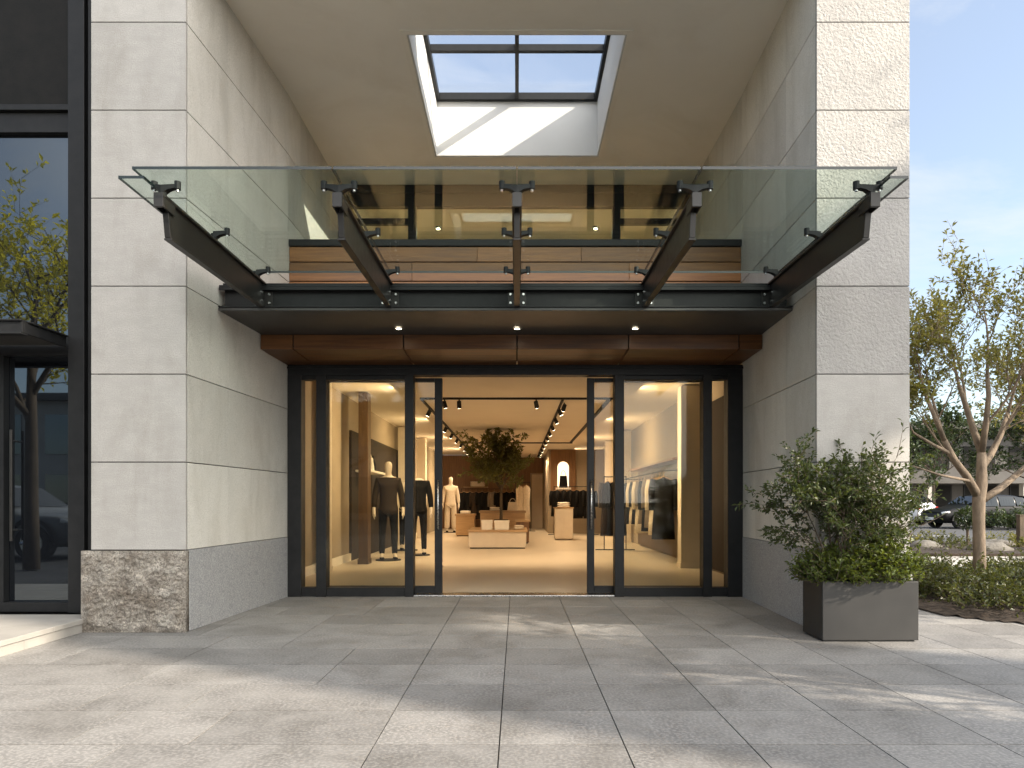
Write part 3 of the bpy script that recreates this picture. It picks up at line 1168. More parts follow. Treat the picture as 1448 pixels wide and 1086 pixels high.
tag(b.build('wall_panel', M['clothd'], bevel=.004), 'dark panel on the right shop wall just inside the doors', 'wall panel')
sw = thing('wall_shelf', 'dark shelf on the right wall above the hanging rail', 'shelf', (3.0, 14, 1.86))
b = MB()
b.box(2.78, 3.099, 12.0, 16.8, 1.86, 1.90)
b.build('board', M['woodz'], sw, bevel=.003)
b = MB()
b.box(-3.149, -3.10, 12.6, 18.0, .0, 2.45)
tag(b.build('wall_panel', M['clothd'], bevel=.004), 'dark panel on the left shop wall behind the mannequins', 'wall panel')

ORD = ['nearest', 'second', 'third', 'fourth', 'fifth', 'sixth', 'seventh', 'eighth', 'ninth', 'tenth']
WARM = (1, .73, .45)
# tracks
for i, (p0, p1, lab) in enumerate((
        ((-1.72, 11.9), (1.72, 11.9), 'black light track crossing the shop ceiling near the doors'),
        ((-1.7, 12.0), (-1.7, 27), 'black light track running back along the left of the ceiling'),
        ((.82, 12.0), (.82, 27), 'black light track running back along the right of the ceiling'),
        ((-1.72, 20.8), (1.72, 20.8), 'black light track crossing the ceiling at the back of the shop'))):
    b = MB()
    if p0[1] == p1[1]:
        b.box(p0[0], p1[0], p0[1] - .02, p0[1] + .02, 2.915, 2.949)
    else:
        b.box(p0[0] - .02, p0[0] + .02, p0[1] + .03, p1[1], 2.915, 2.949)
    tag(b.build('light_track', M['black']), lab, 'light track')
b = MB()
b.box(1.62, 1.70, 12.0, 20.7, 2.93, 2.949)
tag(b.build('air_slot', M['black']), 'long dark air slot in the ceiling near the right wall', 'air slot')


def spot_proto(loc, aim):
    t = thing('track_spotlight', 'x', 'spotlight', loc)
    b = MB()
    o = Vector(loc)
    d = Vector(aim).normalized()
    b.tube([o, o + Vector((0, 0, -.06))], .012, 8)
    c = o + Vector((0, 0, -.08))
    b.tube([c - d * .05, c - d * .045, c + d * .07, c + d * .075], [.03, .038, .042, .038], 12)
    b.build('housing', M['black'], t)
    b = MB()
    b.tube([c + d * .0755, c + d * .078], .034, 12)
    b.build('lens', M['spotlens'], t)
    return t, c + d * .09, d


spots = []
SPL = []
for i, x in enumerate((-1.28, -1.02, .34, .86)):
    SPL.append(((x, 11.86 if i != 3 else 12.25), (rnd.uniform(-.3, .3), .5, -1), ('first', 'second', 'third', 'fourth')[i] + ' spotlight from the left on the front ceiling track', 'spotlights on the front track'))
for k in range(9):
    SPL.append(((-1.7, 13.0 + k * 1.5), (-.5, .2, -1), 'black spotlight on the left ceiling track, %s from the doors' % ORD[k], 'spotlights on the left track'))
for k in range(10):
    SPL.append(((.82, 12.9 + k * 1.35), (.5, .2, -1), 'black spotlight on the right ceiling track, %s from the doors' % ORD[k], 'spotlights on the right track'))
for i, (p, d, lab, grp) in enumerate(SPL):
    t, c, dd = spot_proto((p[0], p[1], 2.915), d)
    tag(t, lab, None, grp)
    if True:
        lamp('track_lamp', 'SPOT', c, 52, WARM, t, spot_size=R(125), spot_blend=.9, shadow_soft_size=.06, aim=dd)
# cove strip lamps
for sx in (-1, 1):
    t = thing('cove_light', 'warm strip light in the ceiling cove along the %s wall' % ('left' if sx < 0 else 'right'), 'strip light', (sx * 2.03, 18, 3.0))
    b = MB()
    b.box(min(sx * 1.95, sx * 1.985), max(sx * 1.95, sx * 1.985), 10.3, 27.5, 3.0008, 3.018)
    b.build('led_strip', M['nicheglow'], t)
    for k in range(4):
        lamp('cove_lamp', 'AREA', (sx * 2.03, 11.5 + 4.4 * k, 3.02), 34, WARM, t, shape='RECTANGLE', size=.05, size_y=4.2, aim=(sx, 0, -.12))

# ---- mannequins
def skinned(name, pts, edges, rad, mat, parent, levels=2, root=0):
    me = bpy.data.meshes.new(name)
    off = origin(parent)
    me.from_pydata([Vector(p) - Vector((0, 0, 0)) for p in pts], edges, [])
    o = bpy.data.objects.new(name, me)
    COL.objects.link(o)
    o.parent = parent
    md = o.modifiers.new('skin', 'SKIN')
    md.use_smooth_shade = True
    if not me.skin_vertices:
        bm = bmesh.new()
        bm.from_mesh(me)
        bm.verts.layers.skin.verify()
        bm.to_mesh(me)
        bm.free()
    for i, sv in enumerate(me.skin_vertices[0].data):
        r = rad[i]
        sv.radius = r if isinstance(r, tuple) else (r, r)
        sv.use_root = (i == root)
    sb = o.modifiers.new('sub', 'SUBSURF')
    sb.levels = levels
    sb.render_levels = levels
    me.materials.append(mat)
    return o


def mannequin(name, label, loc, H, top, legs, shoes, headless=False, rz=0, arm=.0, wide=False):
    t = thing(name, label, 'mannequin', loc)
    s = H / 1.86
    V = lambda x, y, z: (x * s, y * s, z * s + .02)
    # body: pelvis, spine, neck, head, arms, hands, legs, feet as one skin
    P = [V(0, 0, .98), V(0, 0, 1.15), V(0, .01, 1.34), V(0, .01, 1.50), V(0, 0, 1.58)]
    E = [(0, 1), (1, 2), (2, 3), (3, 4)]
    Rr = [.12, .10, .10, .065, .05]
    if not headless:
        P += [V(0, -.015, 1.66), V(0, -.02, 1.75), V(0, -.005, 1.83)]
        E += [(4, 5), (5, 6), (6, 7)]
        Rr += [.066, .082, .055]
    for sx in (-1, 1):
        k = len(P)
        P += [V(sx * .185, .01, 1.475), V(sx * .245, .02, 1.18), V(sx * (.265 + arm), -.04, .95), V(sx * (.27 + arm), -.06, .86)]
        E += [(3, k), (k, k + 1), (k + 1, k + 2), (k + 2, k + 3)]
        Rr += [.062, .045, .034, .038]
        hand = k + 3
        for q in range(4):
            kk = len(P)
            xx = sx * (.268 + arm)
            P += [V(xx, -.085 + q * .022, .80), V(xx - sx * .012, -.09 + q * .022, .755 - (.01 if q in (1, 2) else 0))]
            E += [(hand, kk), (kk, kk + 1)]
            Rr += [.011, .008]
        kk = len(P)
        P += [V(sx * (.25 + arm), -.11, .84), V(sx * (.245 + arm), -.125, .80)]
        E += [(hand, kk), (kk, kk + 1)]
        Rr += [.012, .009]
    for sx in (-1, 1):
        k = len(P)
        P += [V(sx * .09, 0, .90), V(sx * .105, 0, .52), V(sx * .115, .01, .10), V(sx * .125, -.13, .035)]
        E += [(0, k), (k, k + 1), (k + 1, k + 2), (k + 2, k + 3)]
        Rr += [.085, .058, .042, .032]
    skinned('body', P, E, [r * s for r in Rr], M['skin'], t)
    # jacket
    P = [V(0, 0, .80), V(0, 0, .95), V(0, 0, 1.15), V(0, .01, 1.34), V(0, .01, 1.475), V(0, .01, 1.53)]
    E = [(i, i + 1) for i in range(5)]
    Rr = [(.215, .19), (.20, .18), (.175, .15), (.20, .165), (.135, .12), (.08, .08)]
    for sx in (-1, 1):
        k = len(P)
        P += [V(sx * .18, .01, 1.47), V(sx * .245, .02, 1.18), V(sx * (.263 + arm), -.035, .95)]
        E += [(4, k), (k, k + 1), (k + 1, k + 2)]
        Rr += [.08, .062, .052]
    skinned('jacket', P, E, [tuple(v * s for v in r) if isinstance(r, tuple) else r * s for r in Rr], M[top], t, root=2)
    P = [V(0, 0, .98)]
    E = []
    Rr = [(.155, .13)]
    for sx in (-1, 1):
        k = len(P)
        P += [V(sx * .095, 0, .86), V(sx * .11, 0, .52), V(sx * .118, .01, .075)]
        E += [(0, k), (k, k + 1), (k + 1, k + 2)]
        Rr += ([.105, .098, .095] if wide else [.10, .07, .056])
    skinned('trousers', P, E, [tuple(v * s for v in r) if isinstance(r, tuple) else r * s for r in Rr], M[legs], t)
    b = MB()
    o = Vector(loc)
    for sx in (-1, 1):
        c = Vector((sx * .122 * s, -.05 * s, .045)) + o
        rings = []
        for yy, wx, h in ((.09, .03, .05), (.06, .042, .065), (0, .045, .06), (-.08, .046, .045), (-.13, .036, .03), (-.155, .012, .018)):
            n = 10
            rings.append([c + Vector((wx * math.cos(2 * PI * q / n), yy * s, h * math.sin(2 * PI * q / n) * .6)) for q in range(n)])
        b.rings(rings)
    b.build('shoes', M[shoes], t, smooth=True)
    b = MB()
    b.lathe([(.24, .0), (.24, .016), (.23, .02)], o, 28)
    b.build('base_plate', M['black'], t)
    t.rotation_euler.z = rz
    return t


mannequin('mannequin', 'mannequin with pale head in dark top and black trousers behind the left display pane', (-2.43, 12.7, 0), 1.88, 'clothd', 'clothb', 'clothb', rz=.25)
mannequin('mannequin', 'headless mannequin in black suit behind the left sliding door', (-2.04, 13.9, 0), 1.86, 'clothb', 'clothb', 'clothb', headless=True, rz=.1)
mannequin('mannequin', 'mannequin in cream jacket and black trousers half hidden between the two black ones', (-2.5, 15.3, 0), 1.86, 'clothw', 'clothb', 'clothb', headless=True, rz=.2)
mannequin('mannequin', 'cream suited mannequin on a dark base left of the indoor tree', (-2.40, 24.3, 0), 2.03, 'clothw', 'clothw', 'clothb', rz=.15, wide=True)


# ---- garments
def garment(name, label, x, y, ztop, length, mat, w=.46, face=0, group=None, cat='coat', seed=0, bare=False, rail=True):
    """a coat hung from a rail, shoulders spread in x (face=0) or y (face=90)"""
    rr = random.Random(seed)
    t = thing(name, label, cat, (x, y, ztop - length), group)
    b = MB()
    n = 28
    prof = [(0, .10, .05), (.015, .16, .06), (.05, .72, .075), (.11, .98, .095), (.25, .92, .11), (.5, .84, .11), (.75, .93, .12), (1, 1.0, .125)]
    ph = rr.uniform(0, 6)
    rings = []
    c0 = Vector((x, y, 0))
    for v, ww, dd in prof:
        z = ztop - .06 - v * (length - .06)
        ring = []
        for k in range(n):
            a = 2 * PI * k / n
            fold = 1 + (.16 * v) * math.sin(5 * a + ph) + .08 * v * math.sin(9 * a + 2 * ph)
            lx = ww * w / 2 * math.cos(a) * (.85 + .15 * fold)
            ly = dd * .62 * math.sin(a) * fold
            ring.append(c0 + Vector((lx, ly, z)))
        rings.append(ring)
    b.rings(rings[::-1])
    if not bare:
        for sx in (-1, 1):
            L = min(length * .62, .66)
            b.tube([c0 + Vector((sx * w * .44, 0, ztop - .10)), c0 + Vector((sx * w * .52, -.01, ztop - .28)), c0 + Vector((sx * w * .53, -.02, ztop - L))], [.055, .058, .05], 10)
    b.build('cloth', M[mat], t, smooth=True)
    b = MB()
    b.tube([c0 + Vector((0, 0, ztop - .055)), c0 + Vector((0, 0, ztop + .0)), c0 + Vector((.02, 0, ztop + .03)), c0 + Vector((0, 0, ztop + .05)), c0 + Vector((-.018, 0, ztop + .03))], .005, 6)
    b.tube([c0 + Vector((-w * .4, 0, ztop - .115)), c0 + Vector((0, 0, ztop - .05)), c0 + Vector((w * .4, 0, ztop - .115))], .009, 6)
    b.build('hanger', M['oak'], t)
    if face:
        t.rotation_euler.z = R(face)
    return t


def rail(label, p0, p1, z, wall=None):
    t = thing('clothes_rail', label, 'clothes rail', ((p0[0] + p1[0]) / 2, (p0[1] + p1[1]) / 2, 0))
    b = MB()
    b.tube([(*p0, z), (*p1, z)], .012, 10)
    b.build('bar', M['black'], t)
    for p in (p0, p1):
        b = MB()
        if wall:
            b.tube([(p[0], p[1], z), (wall, p[1], z)], .012, 10)
            b.tube([(wall - .012, p[1], z), (wall, p[1], z)], .04, 12)
            b.build('wall_bracket', M['black'], t)
            continue
        b.tube([(*p, .02), (*p, z + .02)], .012, 10)
        b.box(p[0] - .2, p[0] + .2, p[1] - .02, p[1] + .02, .0, .022)
        b.build('leg', M['black'], t)
    return t


ORD2 = ['first'] + ORD[1:]
CN = {'clothb': 'black', 'clothw': 'cream', 'clothg': 'taupe', 'clothd': 'dark brown'}
rail('long black clothes rail along the right shop wall', (2.62, 11.85), (2.62, 16.6), 1.66, wall=3.099)
seq = ['clothb', 'clothw', 'clothg', 'clothb', 'clothg', 'clothw', 'clothb', 'clothw', 'clothb', 'clothd']
for k, m in enumerate(seq):
    L = (1.18, 1.12, 1.0, 1.08, .95, 1.15, .98, 1.0, 1.0, 1.0)[k]
    garment('coat', '%s coat on the right wall rail, %s from the doors' % (CN[m], ORD[k]), 2.64, 12.1 + k * .36, 1.66 - .05, L, m, w=.42, group='coats on the right wall rail', seed=k)
rail('clothes rail at the back left behind the cream mannequin', (-2.2, 26.6), (-.1, 26.6), 1.62)
for k in range(9):
    m = ('clothb', 'clothb', 'clothd', 'clothb', 'clothb', 'clothg', 'clothb', 'clothb', 'clothb')[k]
    garment('jacket', '%s jacket on the back left rail, %s from its left end' % (CN[m], ORD2[k]), -2.1 + k * .24, 26.6, 1.57, .95 + .1 * (k % 3), m, face=28, group='jackets on the back left rail', cat='jacket', seed=30 + k)
rail('clothes rail behind the pedestal under the lit niche', (1.25, 22.6), (2.55, 22.6), 1.62)
for k in range(6):
    garment('jacket', 'black jacket on the rail under the lit niche, %s from its left end' % ORD2[k], 1.35 + k * .22, 22.6, 1.57, .95 + .07 * (k % 2), 'clothb', face=22, group='jackets on the rail under the niche', cat='jacket', seed=50 + k)
rail('short rail with pale dresses at the back of the shop', (-.05, 25.4), (.5, 25.4), 1.85)
for k, x in enumerate((.1, .36)):
    garment('dress', 'long cream dress at the back, %s of the pair' % ('left' if k == 0 else 'right'), x, 25.4, 1.80, 1.45, 'clothw', w=.3, group='long cream dresses at the back', cat='dress', seed=70 + k, bare=True)
rail('short black clothes rail seen through the right sliding door', (2.0, 15.4), (2.5, 15.4), 1.68)
for k, x in enumerate((2.08, 2.22, 2.36)):
    m = ('clothd', 'clothb', 'clothb')[k]
    garment('coat', 'long %s coat on the rail behind the right sliding door, %s' % (CN[m], ('at its left end', 'in its middle', 'at its right end')[k]), x, 15.4, 1.63, 1.3, m, w=.42, face=35, group='coats behind the right sliding door', seed=80 + k)


# ---- display furniture
def table(name, label, x0, x1, y0, y1, h, top, bodym, slab=.05, inset=.03):
    t = thing(name, label, 'display table', ((x0 + x1) / 2, (y0 + y1) / 2, 0))
    b = MB()
    b.box(x0, x1, y0, y1, h - slab, h)
    b.build('top', M[top], t, bevel=.005)
    b = MB()
    b.box(x0 + inset, x1 - inset, y0 + inset, y1 - inset, .03, h - slab - .001)
    b.build('body', M[bodym], t, bevel=.004)
    b = MB()
    b.box(x0 + inset + .03, x1 - inset - .03, y0 + inset + .03, y1 - inset - .03, .0, .0295)
    b.build('plinth', M['black'], t)
    return t


table('display_table', 'low cream display table with oak top in the middle of the shop', -1.17, .25, 15.8, 17.6, .44, 'oak', 'cream')
table('display_table', 'taller oak display table behind the indoor tree', -1.05, .25, 18.6, 19.6, .86, 'oak', 'oak', .06)
table('display_table', 'oak display table at the back left by the cream mannequin', -2.0, -1.35, 21.6, 22.3, .72, 'oak', 'oak', .06)
pdst = thing('pedestal', 'cream two door pedestal cabinet under the lit arched niche', 'cabinet', (1.35, 19.6, 0))
b = MB()
b.box(1.10, 1.62, 19.4, 19.9, .03, .92)
b.build('carcass', M['cream'], pdst, bevel=.006)
for a, c in ((1.105, 1.3585), (1.3615, 1.615)):
    b = MB()
    b.box(a, c, 19.38, 19.3995, .05, .90)
    d = b.build('door', M['cream'], pdst, bevel=.003)
b = MB()
b.box(1.08, 1.64, 19.37, 19.92, .9205, .95)
b.build('top', M['oak'], pdst, bevel=.003)


def box_thing(name, label, cat, x, y, z, w, d, h, mat, rz=0, lid=True, group=None):
    t = thing(name, label, cat, (x, y, z), group)
    b = MB()
    b.box(x - w / 2, x + w / 2, y - d / 2, y + d / 2, z, z + h * (.72 if lid else 1))
    b.build('box', M[mat], t, bevel=.004)
    if lid:
        b = MB()
        b.box(x - w / 2 - .006, x + w / 2 + .006, y - d / 2 - .006, y + d / 2 + .006, z + h * .722, z + h)
        b.build('lid', M[mat], t, bevel=.004)
    t.rotation_euler.z = rz
    return t


def folded(label, x, y, z, w, mat, n=3, cat='folded clothes'):
    t = thing('folded_clothes', label, cat, (x, y, z))
    for k in range(n):
        b = MB()
        rings = []
        h = .05
        for yy in (-.5, -.42, 0, .42, .5):
            e = .6 if abs(yy) == .5 else 1
            ring = []
            for q in range(14):
                a = 2 * PI * q / 14
                ring.append(Vector((x + w / 2 * e * math.copysign(abs(math.cos(a)) ** .5, math.cos(a)) + rnd.uniform(-.008, .008), y + yy * w * .8,
                                    z + h * k + h / 2 + h * .5 * e * math.sin(a) + rnd.uniform(-.004, .004) + (.003 if k == 0 else 0))))
            rings.append(ring)
        b.rings(rings)
        b.build('layer', M[mat], t, smooth=True)
    return t


def handbag(label, x, y, z, w, h, mat):
    t = thing('handbag', label, 'bag', (x, y, z))
    b = MB()
    b.hexa([(x - w / 2, y - .07, z), (x + w / 2, y - .07, z), (x + w / 2, y + .07, z), (x - w / 2, y + .07, z)],
           [(x - w * .4, y - .03, z + h), (x + w * .4, y - .03, z + h), (x + w * .4, y + .03, z + h), (x - w * .4, y + .03, z + h)])
    b.build('bag_body', M[mat], t, bevel=.015, seg=3)
    b = MB()
    b.tube([(x + w * .28 * math.cos(a), y, z + h - .01 + h * .45 * math.sin(a)) for a in [PI * q / 10 for q in range(11)]], .008, 6)
    b.build('strap', M[mat], t)
    return t


box_thing('gift_box', 'white gift box at the left on the low display table', 'box', -.72, 16.1, .441, .26, .24, .23, 'paper', .05)
box_thing('gift_box', 'wide white gift box right of the tree pot on the low table', 'box', -.36, 16.1, .441, .34, .26, .22, 'paper', -.04)
folded('folded cream cloth at the right end of the low display table', .05, 16.3, .441, .24, 'clothw', 2)
handbag('cream handbag with strap on the tall table by the tree', -.12, 18.8, .861, .30, .24, 'clothw')
folded('crumpled white cloth on the tall table left of the trunk', -.62, 18.9, .861, .28, 'paper', 2)
folded('folded white shirts on the back left oak table', -1.68, 21.9, .721, .34, 'paper', 2)
folded('folded white blouses on top of the pedestal cabinet', 1.36, 19.62, .951, .36, 'paper', 3)
table('display_table', 'dark oak side table at the right of the tree', -.05, .35, 17.75, 18.35, .62, 'oak', 'woodz')
wsh = thing('wall_shelf', 'white wall shelf above the dark mannequins', 'shelf', (-2.95, 14.0, 1.7))
b = MB()
b.box(-3.10, -2.80, 12.9, 14.4, 1.68, 1.72)
b.build('board', M['paper'], wsh, bevel=.003)
handbag('white handbag on the wall shelf at the left', -2.96, 13.35, 1.721, .24, .26, 'paper')
t = thing('vase', 'black bottle shaped vase on the left wall shelf', 'vase', (-3.0, 13.95, 1.72))
b = MB()
b.lathe([(.05, .0), (.07, .05), (.075, .18), (.035, .26), (.03, .33), (.04, .34)], (-3.0, 13.95, 1.7205), 18)
b.build('body', M['clothb'], t, smooth=True)
shf = thing('wall_shelf', 'white shelf on the back wall behind the cream mannequin', 'shelf', (-1.6, 27.6, 1.72))
b = MB()
b.box(-2.2, -1.2, 27.5, 27.999, 1.7, 1.74)
b.build('board', M['oak'], shf)
folded('folded white clothes on the back wall shelf', -1.62, 27.7, 1.742, .6, 'paper', 4)

# wood panel and lit arched niche on the partition
nw = thing('niche', 'lit arched display niche in a dark timber panel', 'niche', (1.62, 23.6, 0))
b = MB()
b.box(1.18, 2.06, 23.56, 23.619, .95, 2.93)
b.build('panel', M['woodz'], nw, bevel=.004)
b = MB()
pts = [(1.42, 23.555, 1.62), (1.82, 23.555, 1.62)] + [(1.62 + .2 * math.cos(PI * q / 12), 23.555, 2.32 + .2 * math.sin(PI * q / 12)) for q in range(13)]
b.prism([pts[0], pts[1]] + pts[2:], (0, .004, 0))
b.build('lit_back', M['nicheglow'], nw)
b = MB()
b.box(1.36, 1.88, 23.35, 23.5545, 1.54, 1.60)
b.build('ledge', M['paper'], nw, bevel=.004)
handbag('black handbag standing in the lit niche', 1.62, 23.45, 1.601, .3, .42, 'clothb')
dr = thing('inner_door', 'cream door with tall frame in the back wall', 'door', (.84, 27.97, 0))
b = MB()
b.box(.62, 1.06, 27.94, 27.998, .0, 2.25)
b.build('leaf_panel', M['cream'], dr, bevel=.004)
b = MB()
b.box(.56, .615, 27.93, 27.999, 0, 2.31)
b.box(1.065, 1.098, 27.93, 27.999, 0, 2.31)
b.box(.616, 1.064, 27.93, 27.999, 2.255, 2.31)
b.build('frame', M['swall'], dr)


# ------------------------------------------------------------------ plants
def grow(wood, leaves, p, d, L, r, lev, rr, up=.15, spread=.7, leafn=10, ll=.07, lw_=.03, wob=.12, kids=(4, 4, 4), leaf_from=0, n=7):
    seg = 4
    pts, rad = [p.copy()], [r]
    dirs = [d.copy()]
    q = p.copy()
    dd = d.normalized()
    for i in range(seg):
        dd = (dd + Vector((rr.uniform(-wob, wob), rr.uniform(-wob, wob), rr.uniform(-wob, wob) + up * .3))).normalized()
        q = q + dd * L / seg
        pts.append(q.copy())
        rad.append(r * (1 - .75 * (i + 1) / seg))
        dirs.append(dd.copy())
    wood.tube(pts, rad, max(4, n - lev), tone=.5, cap=False)
    if lev >= leaf_from:
        for _ in range(leafn):
            u = rr.uniform(.15, 1.0) * seg
            i = min(seg - 1, int(u))
            c = pts[i].lerp(pts[i + 1], u - i)
            ld = (dirs[i] * .6 + Vector((rr.gauss(0, .7), rr.gauss(0, .7), rr.gauss(0, .6)))).normalized()
            leaves.leaf(c + ld * .01, ld, Vector((rr.gauss(0, .5), rr.gauss(0, .5), 1)), ll * rr.uniform(.6, 1.2), lw_ * rr.uniform(.7, 1.2), min(1, max(0, rr.gauss(.5, .25))))
    if lev < len(kids):
        for k in range(kids[lev]):
            u = (.3 + .7 * (k + rr.random()) / kids[lev]) * seg
            i = min(seg - 1, int(u))
            c = pts[i].lerp(pts[i + 1], u - i)
            side = Vector((rr.gauss(0, 1), rr.gauss(0, 1), rr.gauss(0, .5)))
            side = (side - dirs[i] * side.dot(dirs[i])).normalized()
            nd = (dirs[i] * (1 - spread * .5) + side * spread + Vector((0, 0, up))).normalized()
            grow(wood, leaves, c, nd, L * rr.uniform(.5, .75), max(.003, rad[i] * .6), lev + 1, rr, up, spread, leafn, ll, lw_, wob, kids, leaf_from, n)


def tree(name, label, base, limbs, trunk, trad, barkm, leafm, seed, group=None, cat='tree', **kw):
    """trunk: polyline; limbs: list of (start, direction, length, radius)"""
    rr = random.Random(seed)
    t = thing(name, label, cat, base, group)
    wood, lv = MB(), MB()
    wood.tube(trunk, trad, 12, tone=.5)
    for p, d, L, r in limbs:
        grow(wood, lv, Vector(p), Vector(d), L, r, 0, rr, **kw)
    wood.build('trunk', M[barkm], t, smooth=True)
    lv.build('crown', M[leafm], t)
    return t


# main tree on the right
TD = 8.3
TB = px(1385, 830, TD)
TB.z = 0


def tp(x, y, dy=0):
    return px(x, y, TD + dy)


trunk = [Vector((TB.x, TD, 0)), tp(1385, 790), tp(1384, 740), tp(1384, 705)]
forkA = tp(1382, 700)
forkB = tp(1388, 662)
limbs = []
wood_extra = [
    ([tp(1384, 708), tp(1388, 685), forkB, tp(1388, 640)], [.075, .062, .055, .05]),
    ([forkA, tp(1366, 672, -.1), tp(1349, 650, -.2), tp(1335, 622, -.3)], [.055, .046, .04, .033]),
    ([tp(1390, 706), tp(1412, 692, .1), tp(1432, 676, .2), tp(1456, 655, .3)], [.05, .042, .038, .03]),
    ([forkB, tp(1400, 645, .2), tp(1415, 615, .3), tp(1425, 585, .4)], [.045, .04, .034, .028]),
    ([tp(1388, 640), tp(1378, 612, .1), tp(1366, 575, .15), tp(1356, 545, .2)], [.046, .04, .032, .026]),
    ([tp(1388, 640), tp(1394, 600, -.1), tp(1398, 560, -.2), tp(1396, 530, -.2)], [.04, .034, .028, .023]),
    ([tp(1335, 622, -.3), tp(1322, 590, -.4), tp(1308, 556, -.4)], [.03, .025, .02]),
    ([tp(1345, 642, -.2), tp(1318, 628, -.5), tp(1292, 612, -.8)], [.024, .018, .012]),
    ([tp(1371, 680, -.1), tp(1330, 672, -.4), tp(1288, 658, -.7)], [.018, .013, .008]),
]
rr = random.Random(11)
mt = thing('tree', 'slender pale barked tree with airy olive foliage beside the right pier', 'tree', (TB.x, TD, 0))
wd, lv = MB(), MB()
wd.tube(trunk + wood_extra[0][0][1:], [.082, .07, .066, .072, .064, .056, .05], 16, tone=.5)
for pts, rad in wood_extra[1:]:
    wd.tube(pts, rad, 9, tone=.5)
ends = [(wood_extra[1][0][-1], (-.35, -.1, .9), .85, .024), (wood_extra[2][0][-1], (.6, .1, .8), .9, .022), (wood_extra[3][0][-1], (.25, .15, .95), .95, .022),
        (wood_extra[3][0][1], (.6, .2, .8), 1.0, .02), (wood_extra[3][0][2], (.5, -.2, .7), .9, .02),
        (wood_extra[4][0][-1], (-.25, .1, .95), .75, .02), (wood_extra[5][0][-1], (.10, -.1, 1), .85, .02), (wood_extra[4][0][2], (.15, .3, .95), .95, .02),
        (wood_extra[6][0][-1], (-.2, -.1, .9), .7, .015), (wood_extra[7][0][-1], (-.5, -.2, .6), .4, .009), (wood_extra[8][0][-1], (-.7, 0, .3), .3, .006),
        (wood_extra[5][0][1], (.5, -.4, .8), .9, .018), (wood_extra[2][0][2], (.7, -.3, .5), .9, .018), (wood_extra[6][0][1], (-.3, .2, .8), .7, .014),
        (wood_extra[1][0][2], (-.4, .3, .7), .8, .016)]
for p, d, L, r in ends:
    grow(wd, lv, p, Vector(d), L, r, 0, rr, up=.2, spread=.64, leafn=8, ll=.068, lw_=.03, wob=.12, kids=(5, 4, 3), leaf_from=1, n=7)
wd.build('trunk', M['bark'], mt, smooth=True)
lv.build('crown', M['leaf'], mt)
print('main tree leaves', len(lv.f) // 2)


def simple_tree(name, label, x, y, h, seed, barkm='bark2', leafm='leafd', crown=(1.6, 1.0), clear=.35, nl=7, tr=.12, group=None, kids=(4, 4, 3), leafn=9, ll=.12, z0=0.0, cat='tree', lean=(0, 0)):
    rr = random.Random(seed)
    hb = h * clear
    base = Vector((x, y, z0))
    trunk = [base, base + Vector((lean[0] * .3, lean[1] * .3, hb * .5)), base + Vector((lean[0], lean[1], hb)), base + Vector((lean[0] * 1.4, lean[1] * 1.4, hb + (h - hb) * .45))]
    limbs = []
    for k in range(nl):
        a = 2 * PI * k / nl + rr.uniform(-.3, .3)
        u = rr.uniform(0, 1)
        p = trunk[2].lerp(trunk[3], u)
        el = .45 + .8 * u
        d = Vector((math.cos(a) * crown[0], math.sin(a) * crown[0], el * crown[1] * 1.4))
        limbs.append((p, d, (h - hb) * rr.uniform(.42, .6), tr * .42))
    limbs.append((trunk[3], Vector((0, 0, 1)), (h - hb) * .4, tr * .4))
    return tree(name, label, base, limbs, trunk, [tr, tr * .8, tr * .72, tr * .4], barkm, leafm, seed, group, cat, up=.12, spread=.75, leafn=leafn, ll=ll, lw_=ll * .45, kids=kids, leaf_from=1)


# trees across the car park
BT = [(19.0, 36.0, 5.2, 'dark tree in front of the far building, next to the right pier'), (24.5, 39.5, 6.2, 'dark tree behind the pale trunk across the car park'),
      (29.5, 38.5, 6.4, 'dark leafy tree at the right edge across the car park')]
for i, (x, y, h, lab) in enumerate(BT):
    simple_tree('tree', lab, x, y, h, 200 + i, ll=.28, kids=(4, 4, 3), leafn=7, nl=8, clear=.3, group='dark trees across the car park')
simple_tree('tree', 'second airy olive tree rising behind the pale trunked tree', 9.9, 12.8, 4.0, 310, 'bark', 'leaf', clear=.34, nl=6, tr=.06, ll=.1, crown=(.7, 1.1), leafn=7)

# indoor tree
it = simple_tree('indoor_tree', 'potted indoor tree rising behind the low display table', -.40, 17.0, 2.28, 79, 'bark2', 'leafi', clear=.34, nl=10, tr=.05, ll=.13, crown=(.72, .95), leafn=12, kids=(4, 3, 1), z0=.45, cat='indoor tree')
it.location.z = .45
t = thing('plant_pot', 'black pot of the indoor tree on the low table', 'plant pot', (-.40, 17.0, .44))
b = MB()
b.lathe([(.14, .0), (.18, .20), (.185, .22), (.165, .22), (.16, .18)], (-.40, 17.0, .4405), 24)
b.build('pot', M['clothb'], t, smooth=True)
b = MB()
b.lathe([(.155, .18), (.155, .185)], (-.40, 17.0, .4405), 24)
b.build('soil', M['soil'], t)


